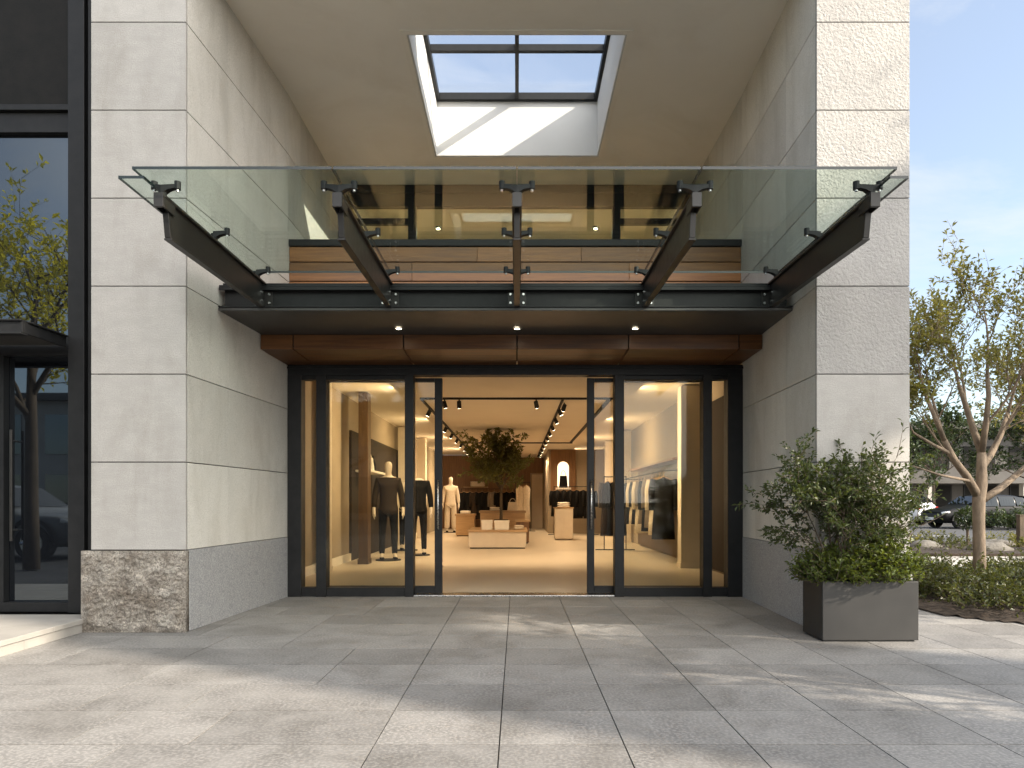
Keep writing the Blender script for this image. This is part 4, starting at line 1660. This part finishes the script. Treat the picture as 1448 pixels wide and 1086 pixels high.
def bushmass(lv, wood, cx, cy, z0, rx, ry, h, n, rr, ll, lwid, bias=.35):
    """leafy shoots spread over a mounded volume"""
    for _ in range(n):
        a = rr.uniform(0, 2 * PI)
        q = math.sqrt(rr.random())
        x, y = cx + rx * q * math.cos(a), cy + ry * q * math.sin(a)
        top = z0 + h * (1 - .55 * q * q) * rr.uniform(.55, 1.08)
        zz = z0 + (top - z0) * rr.uniform(bias, 1)
        p = Vector((x, y, zz))
        d = Vector((math.cos(a) * q * .8 + rr.gauss(0, .35), math.sin(a) * q * .8 + rr.gauss(0, .35), .7 + rr.gauss(0, .3))).normalized()
        L = ll * rr.uniform(1.5, 3)
        wood.tube([p, p + d * L], [.003, .0015], 3, tone=.5, cap=False)
        tn = rr.gauss(.5, .22)
        for k in range(7):
            u = k / 6
            c = p + d * L * u
            ld = (d * .5 + Vector((rr.gauss(0, .7), rr.gauss(0, .7), rr.gauss(0, .4)))).normalized()
            lv.leaf(c, ld, Vector((rr.gauss(0, .4), rr.gauss(0, .4), 1)), ll * rr.uniform(.6, 1.15), lwid * rr.uniform(.7, 1.2), min(1, max(0, tn + rr.gauss(0, .15))))


# planter
PX0, PX1, PYF, PYB, PH = 2.405, 3.16, 5.285, 5.655, .475
pl = thing('planter', 'dark grey rectangular planter box in front of the right pier', 'planter', ((PX0 + PX1) / 2, PYF, 0))
b = MB()
th = .022
b.box(PX0, PX1, PYF, PYF + th, .012, PH)
b.box(PX0, PX1, PYB - th, PYB, .012, PH)
b.box(PX0, PX0 + th, PYF + th, PYB - th, .012, PH)
b.box(PX1 - th, PX1, PYF + th, PYB - th, .012, PH)
b.box(PX0 + .02, PX1 - .02, PYF + .02, PYB - .02, .0, .0118)
b.build('box', M['planter'], pl, bevel=.004)
b = MB()
b.box(PX0 + th, PX1 - th, PYF + th, PYB - th, .02, PH - .04)
b.build('soil', M['soil'], pl)
rr = random.Random(5)
sh = thing('shrub', 'low glossy green shrub filling the dark planter', 'shrub', (2.78, 5.47, PH - .04))
lv, wd = MB(), MB()
for (cx, cy, rx, ry, h, n) in ((2.55, 5.44, .25, .24, .36, 230), (2.78, 5.42, .32, .24, .38, 290), (2.98, 5.46, .26, .23, .46, 290), (2.96, 5.5, .18, .15, .66, 190), (2.48, 5.48, .16, .16, .34, 110)):
    bushmass(lv, wd, cx, cy, PH - .06, rx, ry, h, n, rr, .045, .024, .25)
wd.build('stem', M['bark2'], sh)
lv.build('foliage', M['leafg'], sh)
sh2 = thing('tall_shrub', 'tall multi stemmed dark green shrub behind the planter shrub', 'shrub', (2.66, 5.5, PH - .04))
lv, wd = MB(), MB()
rr = random.Random(9)
for k in range(7):
    p = Vector((2.66 + rr.uniform(-.10, .10), 5.5 + rr.uniform(-.06, .06), PH - .05))
    a = rr.uniform(0, 2 * PI)
    d = Vector((math.cos(a) * .24 - .03, math.sin(a) * .2, 1))
    grow(wd, lv, p + d * .06, d, rr.uniform(.52, .66), .010, 0, rr, up=.1, spread=.75, leafn=18, ll=.042, lw_=.022, wob=.12, kids=(6, 4, 2), leaf_from=1, n=6)
p0 = Vector((2.88, 5.5, PH - .05))
for d, L in (((.14, 0, 1), .72), ((.02, .05, 1), .78), ((.4, 0, .8), .55)):
    grow(wd, lv, p0, Vector(d), L, .008, 0, rr, up=.15, spread=.5, leafn=8, ll=.05, lw_=.02, wob=.08, kids=(6, 2), leaf_from=0, n=6)
wd.build('stem', M['bark2'], sh2)
lv.build('foliage', M['leafp'], sh2)

# hedge in the bed
hd = thing('hedge', 'low olive green hedge around the foot of the pale trunk', 'hedge', (5.6, 7.4, .03))
lv, wd = MB(), MB()
rr = random.Random(15)
for k in range(150):
    x = rr.uniform(4.1, 8.4)
    y = rr.uniform(6.0, 9.4)
    if not in_bed(x - .25, y - .2) or not in_bed(x, y - .3):
        continue
    bushmass(lv, wd, x, y, .03, .36, .36, rr.uniform(.28, .46), 40, rr, .055, .03, .05)
wd.build('stem', M['bark2'], hd)
lv.build('foliage', M['leafh'], hd)

# verge across the walkway: boulders and small plants
rr = random.Random(21)
for k in range(12):
    x, y = 8.3 + k * .95 + rr.uniform(-.3, .3), rr.uniform(14.4, 16.6)
    b = MB()
    rx, ry, rz = rr.uniform(.22, .5), rr.uniform(.25, .4), rr.uniform(.14, .28)
    rings = []
    sd = rr.uniform(0, 50)
    for j in range(7):
        th_ = PI * (j + .3) / 7.0
        ring = []
        for q in range(12):
            a = 2 * PI * q / 12
            v = Vector((math.sin(th_) * math.cos(a), math.sin(th_) * math.sin(a), math.cos(th_)))
            f = 1 + .35 * noise.noise(v * 1.7 + Vector((sd, 0, 0)))
            ring.append(Vector((x + v.x * rx * f, y + v.y * ry * f, .08 + v.z * rz * f)))
        rings.append(ring)
    b.rings(rings)
    tag(b.build('boulder', M['stone'], smooth=True), 'pale weathered boulder lying in the planted verge by the road', 'boulder', 'boulders in the roadside verge')
for k in range(30):
    x, y = 8.2 + k * .40 + rr.uniform(-.35, .35), rr.uniform(13.9, 17.2)
    t = thing('verge_plant', 'small grey green plant among the boulders of the roadside verge', 'plant', (x, y, .06), 'plants in the roadside verge')
    lv, wd = MB(), MB()
    bushmass(lv, wd, x, y, .06, .4, .4, rr.uniform(.12, .24), 26, rr, .09, .04, .1)
    wd.build('stem', M['bark2'], t)
    lv.build('foliage', M['leafh' if k % 2 else 'leaf'], t)
# posts and clipped bush by the road
t = thing('clipped_bush', 'small ball shaped bush on a thin stem beside the road', 'bush', (11.0, 16.4, .06))
lv, wd = MB(), MB()
wd.tube([(11.0, 16.4, .06), (11.0, 16.4, .6)], .03, 8)
rr = random.Random(31)
for _ in range(420):
    v = Vector((rr.gauss(0, 1), rr.gauss(0, 1), rr.gauss(0, 1))).normalized()
    lv.leaf(Vector((11.0, 16.4, .72)) + v * rr.uniform(.1, .26), v + Vector((rr.gauss(0, .5), rr.gauss(0, .5), rr.gauss(0, .5))), Vector((0, 0, 1)), .1, .05, rr.random())
wd.build('stem', M['bark2'], t)
lv.build('foliage', M['leafd'], t)
for k, (xp, lab) in enumerate(((1443, 'brown timber post at the right edge beside the road'),)):
    p = px(xp, 760, 15.5)
    t = thing('post', lab, 'post', (p.x, 15.5, .06))
    b = MB()
    b.box(p.x - .06, p.x + .06, 15.44, 15.56, .06, .78)
    b.build('shaft', M['bark2'], t, bevel=.01)
    b = MB()
    b.box(p.x - .07, p.x + .07, 15.43, 15.57, .7805, .81)
    b.build('cap', M['bark2'], t, bevel=.008)
t = thing('hedge', 'clipped dark hedge across the road behind the trunk', 'hedge', (25, 34, 0))
lv, wd = MB(), MB()
rr = random.Random(33)
for k in range(26):
    bushmass(lv, wd, 20.8 + k * .42, 29.2 + rr.uniform(-.3, .3), -.1, .5, .5, .85, 34, rr, .17, .09, .1)
wd.build('stem', M['bark2'], t)
lv.build('foliage', M['leafd'], t)


# ------------------------------------------------------------------ cars
def car(label, x, y, rz, paint, L=4.6, W=1.86, Hh=1.68, z0=-.12, suv=True, name='parked_car'):
    t = thing(name, label, 'car', (0, 0, 0))
    hw = W / 2
    bl = .98 if suv else .88
    # stations: x along length (front = -x), (zbottom, belt z, roof z or None, half width belt, half width roof)
    f = -L / 2
    st = [(f, .42, .62, .64, .62, .55), (f + .10, .28, .74, .78, .80, .72), (f + .45, .24, .86, .90, .90, .82), (f + .95, .24, bl - .04, bl, .93, .84),
          (f + 1.35, .24, bl, bl + .04, .93, .84), (f + 2.05, .24, bl + .02, Hh - .05, .93, .70), (f + 2.5, .24, bl + .03, Hh, .93, .71), (f + 3.3, .24, bl + .04, Hh - .01, .93, .70)]
    if suv:
        st += [(L / 2 - .55, .24, bl + .05, Hh - .05, .92, .67), (L / 2 - .12, .28, bl + .05, bl + .14, .88, .76), (L / 2 - .02, .36, bl - .1, bl - .05, .82, .72), (L / 2, .42, .62, .66, .76, .68)]
    else:
        st += [(L / 2 - .95, .24, bl + .04, Hh - .16, .92, .66), (L / 2 - .45, .28, bl + .02, bl + .08, .88, .74), (L / 2 - .04, .36, bl - .1, bl - .04, .82, .72), (L / 2, .42, .62, .66, .76, .68)]
    rings = []
    for (xx, zb, bt, rf_, wb, wr) in st:
        wb *= hw / .93
        wr *= hw / .93
        half = [(0.0, zb), (wb * .86, zb), (wb * .98, zb + .12), (wb, (zb + bt) / 2 + .05), (wb * .985, bt), (wr + .02, max(bt + .01, rf_ - .06)), (wr * .86, rf_), (0.0, rf_ + .012)]
        ring = [Vector((xx, a, z)) for a, z in half] + [Vector((xx, -a, z)) for a, z in half[-2:0:-1]]
        rings.append(ring)
    b = MB()
    b.rings(rings)
    body = b.build('body', M[paint], t, smooth=True)
    md = body.modifiers.new('sub', 'SUBSURF')
    md.levels = md.render_levels = 1

    def sidepoint(xx, v, sgn, out=.012):
        for i in range(len(st) - 1):
            if st[i][0] <= xx <= st[i + 1][0]:
                u = (xx - st[i][0]) / (st[i + 1][0] - st[i][0])
                q = [st[i][k] + (st[i + 1][k] - st[i][k]) * u for k in range(6)]
                wb, wr = q[4] * hw / .93 * .985, q[5] * hw / .93 + .02
                za, zc = q[2] + .03, max(q[2] + .04, q[3] - .10)
                return Vector((xx, sgn * (wb + (wr - wb) * v * .95 + out), za + (zc - za) * v))
    for sg in (-1, 1):
        for a, c in ((f + 1.62, f + 2.62), (f + 2.72, f + 3.45), (f + 3.52, L / 2 - (.50 if suv else .95))):
            w_ = MB()
            n = 6
            P = []
            for k in range(n + 1):
                xx = a + (c - a) * k / n
                P.append((sidepoint(xx, 0, sg), sidepoint(xx, 1, sg)))
            for k in range(n):
                w_.add([P[k][0], P[k + 1][0], P[k + 1][1], P[k][1]], [(0, 1, 2, 3)])
            w_.build('window', M['carglass'], t)
        w_ = MB()
        for xx in (f + 2.55, f + 3.4):
            w_.box(xx - .09, xx + .09, sg * (hw * .99) - .012, sg * (hw * .99) + .025, bl - .12, bl - .085)
        w_.build('handle', M[paint], t)
        w_ = MB()
        w_.tube([(f + 1.72, sg * (hw * .97), bl + .06), (f + 1.70, sg * (hw + .1), bl + .09)], [.05, .085], 8)
        w_.build('mirror', M[paint], t, smooth=True)
        for xx in (f + .88, L / 2 - .92):
            w_ = MB()
            c = Vector((xx, sg * (hw - .13), .35))
            ax = Vector((0, sg, 0))
            w_.tube([c + ax * -.10, c + ax * -.09, c + ax * .115, c + ax * .135], [.32, .35, .35, .31], 24)
            wh = w_.build('wheel', M['tyre'], t, smooth=False)
            w_ = MB()
            w_.tube([c + ax * .1355, c + ax * .142], [.225, .215], 20)
            for q in range(5):
                a = 2 * PI * q / 5
                w_.tube([c + ax * .145, c + ax * .145 + Vector((math.cos(a), 0, math.sin(a))) * .2], [.04, .03], 5)
            w_.build('rim', M['steel'], wh)
            w_ = MB()
            pts = [Vector((xx + .40 * math.cos(PI * q / 14), sg * (hw * .965), .36 + .40 * math.sin(PI * q / 14))) for q in range(15)]
            pts2 = [Vector((xx + .47 * math.cos(PI * q / 14), sg * (hw * .965), .36 + .47 * math.sin(PI * q / 14))) for q in range(15)]
            for q in range(14):
                o_ = Vector((0, sg * .05, 0))
                w_.add([pts[q] + o_, pts[q + 1] + o_, pts2[q + 1] + o_, pts2[q] + o_], [(0, 1, 2, 3)])
                w_.add([pts[q] + o_, pts[q + 1] + o_, pts[q + 1] - o_ * 3, pts[q] - o_ * 3], [(0, 1, 2, 3)])
            w_.build('wheel_arch', M['tyre'], t)
        w_ = MB()
        w_.tube([(f + .10, sg * hw * .72, .70), (f + .38, sg * hw * .90, .77)], [.065, .05], 8)
        w_.build('headlight', M['lampglass'], t, smooth=True)
        w_ = MB()
        w_.box(L / 2 - .16, L / 2 + .0, sg * hw * .80 - .11, sg * hw * .80 + .10, .84, .98)
        w_.build('tail_light', M['tail'], t, bevel=.02)
    # front and rear screens
    for a, c, nm in ((st[4], st[5], 'windscreen'), (st[9], st[8], 'rear_window')):
        w_ = MB()
        nrm = Vector((-(c[3] - a[3]), 0, abs(c[0] - a[0]) if nm == 'windscreen' else abs(c[0] - a[0]))).normalized()
        if nm == 'rear_window':
            nrm.x = abs(nrm.x)
        e = nrm * .03
        wa, wc = a[5] * hw / .93 * .88, c[5] * hw / .93 * .92
        lo = Vector((a[0], 0, a[3] + .03)).lerp(Vector((c[0], 0, c[3])), .12)
        hi = Vector((a[0], 0, a[3] + .03)).lerp(Vector((c[0], 0, c[3])), .88)
        w_.add([lo + e + Vector((0, -wa, 0)), lo + e + Vector((0, wa, 0)), hi + e + Vector((0, wc, 0)), hi + e + Vector((0, -wc, 0))], [(0, 1, 2, 3)])
        w_.build(nm, M['carglass'], t)
    w_ = MB()
    w_.box(f - .01, f + .05, -.28, .28, .40, .52)
    w_.box(L / 2 - .03, L / 2 + .012, -.26, .26, .68, .80)
    w_.build('number_plate', M['paint'], t)
    w_ = MB()
    w_.box(f - .008, f + .06, -.5, .5, .54, .66)
    w_.build('grille', M['tyre'], t)
    t.location = (x, y, z0)
    t.rotation_euler.z = rz
    return t


car('black parked SUV seen from the side behind the tree trunk', 21.5, 31.5, 0.06, 'carblack', 4.5, 1.9, 1.58)
car('white parked SUV seen from behind next to the right pier', 20.4, 37.0, R(-62), 'carwhite', 4.5, 1.9, 1.6)
car('dark parked car with red lamps right of the tree trunk', 26.6, 35.2, R(-75), 'carblack', 4.4, 1.85, 1.55)
car('dark red parked car at the right edge of the car park', 27.9, 33.5, R(-80), 'carred', 4.3, 1.85, 1.45)
car('grey parked car mirrored in the dark window on the left', -10.4, -1.4, R(184), 'cargrey', 4.5, 1.85, 1.5, z0=-.02, suv=False)

# ------------------------------------------------------------------ far building
fb = thing('far_building', 'low grey building with deep eaves and shopfronts across the car park', 'building', (30, 47, 0))
b = MB()
b.box(17, 62, 47, 60, 0, 5.9)
b.build('wall', M['bwall'], fb)
b = MB()
b.hexa([(16.5, 45.6, 5.9), (63, 45.6, 6.6), (63, 61, 6.6), (16.5, 61, 5.9)], [(16.5, 45.6, 6.4), (63, 45.6, 7.1), (63, 61, 7.1), (16.5, 61, 6.4)])
b.build('roof', M['bwall'], fb)
b = MB()
b.box(17, 62, 44.6, 46.99, 2.35, 2.75)
b.build('awning_slab', M['bwall'], fb)
for k in range(9):
    x = 18 + k * 3.2
    b = MB()
    b.box(x - .22, x + .22, 44.8, 45.2, 0, 2.3495)
    b.build('pillar', M['conc'], fb)
    b = MB()
    b.box(x + .5, x + 2.7, 46.93, 46.99, .3, 2.2)
    wn = b.build('window', M['spandrel'], fb)
    b = MB()
    b.box(x + .42, x + .499, 46.92, 46.99, .2, 2.28)
    b.box(x + 2.701, x + 2.78, 46.92, 46.99, .2, 2.28)
    b.box(x + .5, x + 2.7, 46.92, 46.99, 2.201, 2.28)
    b.build('frame', M['metal'], wn)
    b = MB()
    b.box(x + .4, x + 2.6, 46.93, 46.99, 3.4, 5.0)
    b.build('window', M['spandrel'], fb)

# ------------------------------------------------------------------ left shop front
WY = 6.08
ls = thing('window_front', 'tall dark framed reflecting window front left of the limestone pier', 'window front', (-4.4, WY, .115))
XL = -9.6
xj = -3.985
for x0, x1, y0, y1 in ((xj, xj + .145, WY - .12, WY + .1), (-3.82, -3.62, WY - .10, WY + .1), (-3.838, -3.822, WY - .02, WY + .08), ):
    b = MB()
    b.box(x0, x1, y0, y1, .116, 7.2)
    b.build('post', M['metal'], ls, bevel=.004)
for z0_, z1_, dd in ((4.61, 4.66, .07), (4.43, 4.609, .03), (2.42, 2.60, .05), (.116, .20, .06)):
    b = MB()
    b.box(XL, xj - .001, WY - dd, WY + .09, z0_, z1_)
    b.build('rail', M['metal'], ls, bevel=.003)
b = MB()
b.box(-6.4, -6.33, WY - .05, WY + .09, 2.601, 4.429)
b.build('mullion', M['metal'], ls, bevel=.003)
b = MB()
b.box(XL, xj + .002, WY + .02, WY + .03, .19, 2.43)
b.build('door_pane', M['refl2'], ls)
b = MB()
b.box(XL, xj + .002, WY + .02, WY + .03, 2.59, 4.44)
b.build('pane', M['refl'], ls)
b = MB()
b.box(XL, xj + .002, WY + .021, WY + .03, 4.65, 7.2)
b.build('upper_pane', M['spandrel'], ls)
b = MB()
b.box(XL, -3.61, WY + .11, WY + .2, .0, 7.2)
b.build('backing', M['black'], ls)
b = MB()
b.box(-4.66, -4.61, WY - .05, WY + .019, .201, 2.419)
b.build('door_stile', M['metal'], ls, bevel=.003)
b = MB()
b.tube([(-4.54, WY - .05, .75), (-4.54, WY - .05, 1.75)], .012, 10)
b.tube([(-4.54, WY - .05, .85), (-4.54, WY + .02, .85)], .008, 8)
b.tube([(-4.54, WY - .05, 1.65), (-4.54, WY + .02, 1.65)], .008, 8)
b.build('handle', M['metal2'], ls)
cs = thing('steel_canopy', 'small dark steel canopy above the left window front door', 'canopy', (-5, WY, 2.42))
b = MB()
CYF = 5.42
b.box(XL, -3.99, CYF, CYF + .02, 2.47, 2.56)
b.box(XL, -3.99, CYF - .02, CYF + .06, 2.5605, 2.575)
b.box(XL, -3.99, CYF - .02, CYF + .06, 2.455, 2.4695)
b.build('front_channel', M['metal'], cs, bevel=.003)
b = MB()
b.box(-4.01, -3.99, CYF + .021, WY - .13, 2.47, 2.56)
b.box(-4.06, -3.97, CYF + .061, WY - .13, 2.5605, 2.575)
b.build('side_channel', M['metal'], cs, bevel=.003)
b = MB()
b.box(XL, -4.02, CYF + .03, WY - .08, 2.50, 2.515)
b.build('roof_sheet', M['soffit'], cs)
# step
stp = thing('entrance_step', 'pale stone entrance step in front of the left window front', 'step', (-5, 5, 0))
b = MB()
SXR = -3.655
yy = 4.1
while yy < 6.3:
    x = SXR
    while x > -8.2:
        b.box(max(x - 1.1, -8.25) + .002, x - (.002 if x < SXR else 0), yy + .002, min(yy + .6, WY - .13) - .002 if yy + .6 > WY - .13 else yy + .598, .075, .115)
        x -= 1.1
    yy += .6
    if yy > WY - .2:
        break
b.build('tread', M['step'], stp, bevel=.004)
b = MB()
yy = 4.1
while yy < WY - .2:
    b.box(SXR - .1, SXR - .012, yy + .0015, min(yy + .9, WY - .13) - .0015, .0, .0745)
    yy += .9
b.box(-8.25, SXR - .101, 4.1, WY - .1, .0, .074)
b.build('riser', M['step'], stp, bevel=.002)

# ------------------------------------------------------------------ street behind the camera (mirrored in the glass, shading the plaza)
simple_tree('street_tree', 'sunlit yellow green street tree mirrored in the left window front', -7.95, 1.2, 5.3, 401, 'bark2', 'leafy', clear=.42, nl=7, tr=.125, ll=.12, crown=(.8, 1.1), leafn=8, kids=(4, 4, 3))
simple_tree('street_tree', 'leafy street tree mirrored in the left display pane', -6.6, -9.5, 6.5, 402, 'bark2', 'leaf', clear=.32, nl=9, tr=.15, ll=.2, leafn=9)
ob = thing('street_building', 'pale three storey building across the street, mirrored in the glass', 'building', (-15, -26, 0))
b = MB()
b.box(-45, 5, -40, -27, -.1, 7.0)
b.build('wall', M['bwall2'], ob)
b = MB()
b.box(-45.4, 5.4, -40.4, -26.5, 7.001, 7.4)
b.build('roof', M['bwall'], ob)
for k in range(12):
    for z in (.4, 3.9):
        b = MB()
        x = -43.5 + k * 4
        b.box(x, x + 2.6, -27.0, -26.94, z, z + 2.3)
        b.build('window', M['refl'], ob)


def at_sun(c, s):
    """plan position on the sunward ray through the axis point (0, c), s metres out"""
    return Vector((0, c, 0)) + HS * s


PERP = Vector((HS.y * -1, HS.x, 0))


def slab(label, c0, c1, s0, s1, z1, mat='bwall2'):
    t = thing('shade_tower', label, 'building', at_sun((c0 + c1) / 2, (s0 + s1) / 2))
    b = MB()
    q = [at_sun(c0, s0), at_sun(c1, s0), at_sun(c1, s1), at_sun(c0, s1)]
    # shear back so that the sides follow the sun-ward axis
    b.hexa([(p.x, p.y, -.1) for p in q], [(p.x, p.y, z1) for p in q])
    b.build('wall', M[mat], t)
    b = MB()
    m = sum(q, Vector()) / 4
    q2 = [m + (p - m) * 1.04 for p in q]
    b.hexa([(p.x, p.y, z1 + .001) for p in q2], [(p.x, p.y, z1 + .4) for p in q2])
    b.build('roof', M['bwall'], t)
    for k in range(5):
        b = MB()
        a = at_sun(c0 + .25 * (c1 - c0), s0) - HS * .03
        e = at_sun(c0 + .75 * (c1 - c0), s0) - HS * .03
        z = 2 + k * 3.6
        b.prism([(a.x, a.y, z), (e.x, e.y, z), (e.x, e.y, z + 1.8), (a.x, a.y, z + 1.8)], HS * .06)
        b.build('window', M['refl'], t)
    return t


tw_ = slab('tall added shading slab standing unseen to the right behind the viewer', 3.35, 4.7, 26, 26.6, 24)  # added out of view, only to cast shadow across the plaza
for c0_, c1_, z0_, z1_ in ((5.703, 6.55, -.1, 14.45), (5.703, 6.55, 15.5, 24), (4.703, 5.25, -.1, 13.3), (4.703, 5.25, 14.75, 24), (5.253, 5.7, -.1, 24)):  # added pieces, gaps left so strips of sun reach the paving
    b = MB()
    q = [at_sun(c0_, 26.05), at_sun(c1_, 26.05), at_sun(c1_, 26.45), at_sun(c0_, 26.45)]
    b.hexa([(p.x, p.y, z0_) for p in q], [(p.x, p.y, z1_) for p in q])
    b.build('shade_wing', M['bwall2'], tw_)
b = MB()
q = [at_sun(6.553, 26.1), at_sun(7.75, 26.1), at_sun(7.75, 26.35), at_sun(6.553, 26.35)]
b.hexa([(p.x, p.y, 14.75) for p in q], [(p.x, p.y, 16.9) for p in q])
b.build('shade_bar', M['bwall2'], tw_)  # added bar that shades a slanting band of the right pier
# trees that dapple the sunlight
for i, (c, s, h, cl, seed) in enumerate(((9.9, 15.0, 9.0, .42, 503), (5.1, 6.3, 3.3, .45, 507), (2.3, 10.0, 4.6, .48, 504), (.6, 10.6, 5.0, .45, 505))):
    p = at_sun(c, s)
    simple_tree('street_tree', ('tall street tree just outside the view, past the planter', 'small young tree just outside the view to the right', 'bushy street tree beside the added shading slab', 'bushy street tree behind the viewer')[i],
                p.x, p.y, h, seed, 'bark2', 'leaf', clear=cl, nl=8, tr=.05 if i == 1 else .14, ll=.09 if i == 1 else .15, crown=(.36 if i < 1 else .8, 1.2 if i < 1 else .9), leafn=(9, 7, 14, 14)[i], group='street trees shading the plaza')
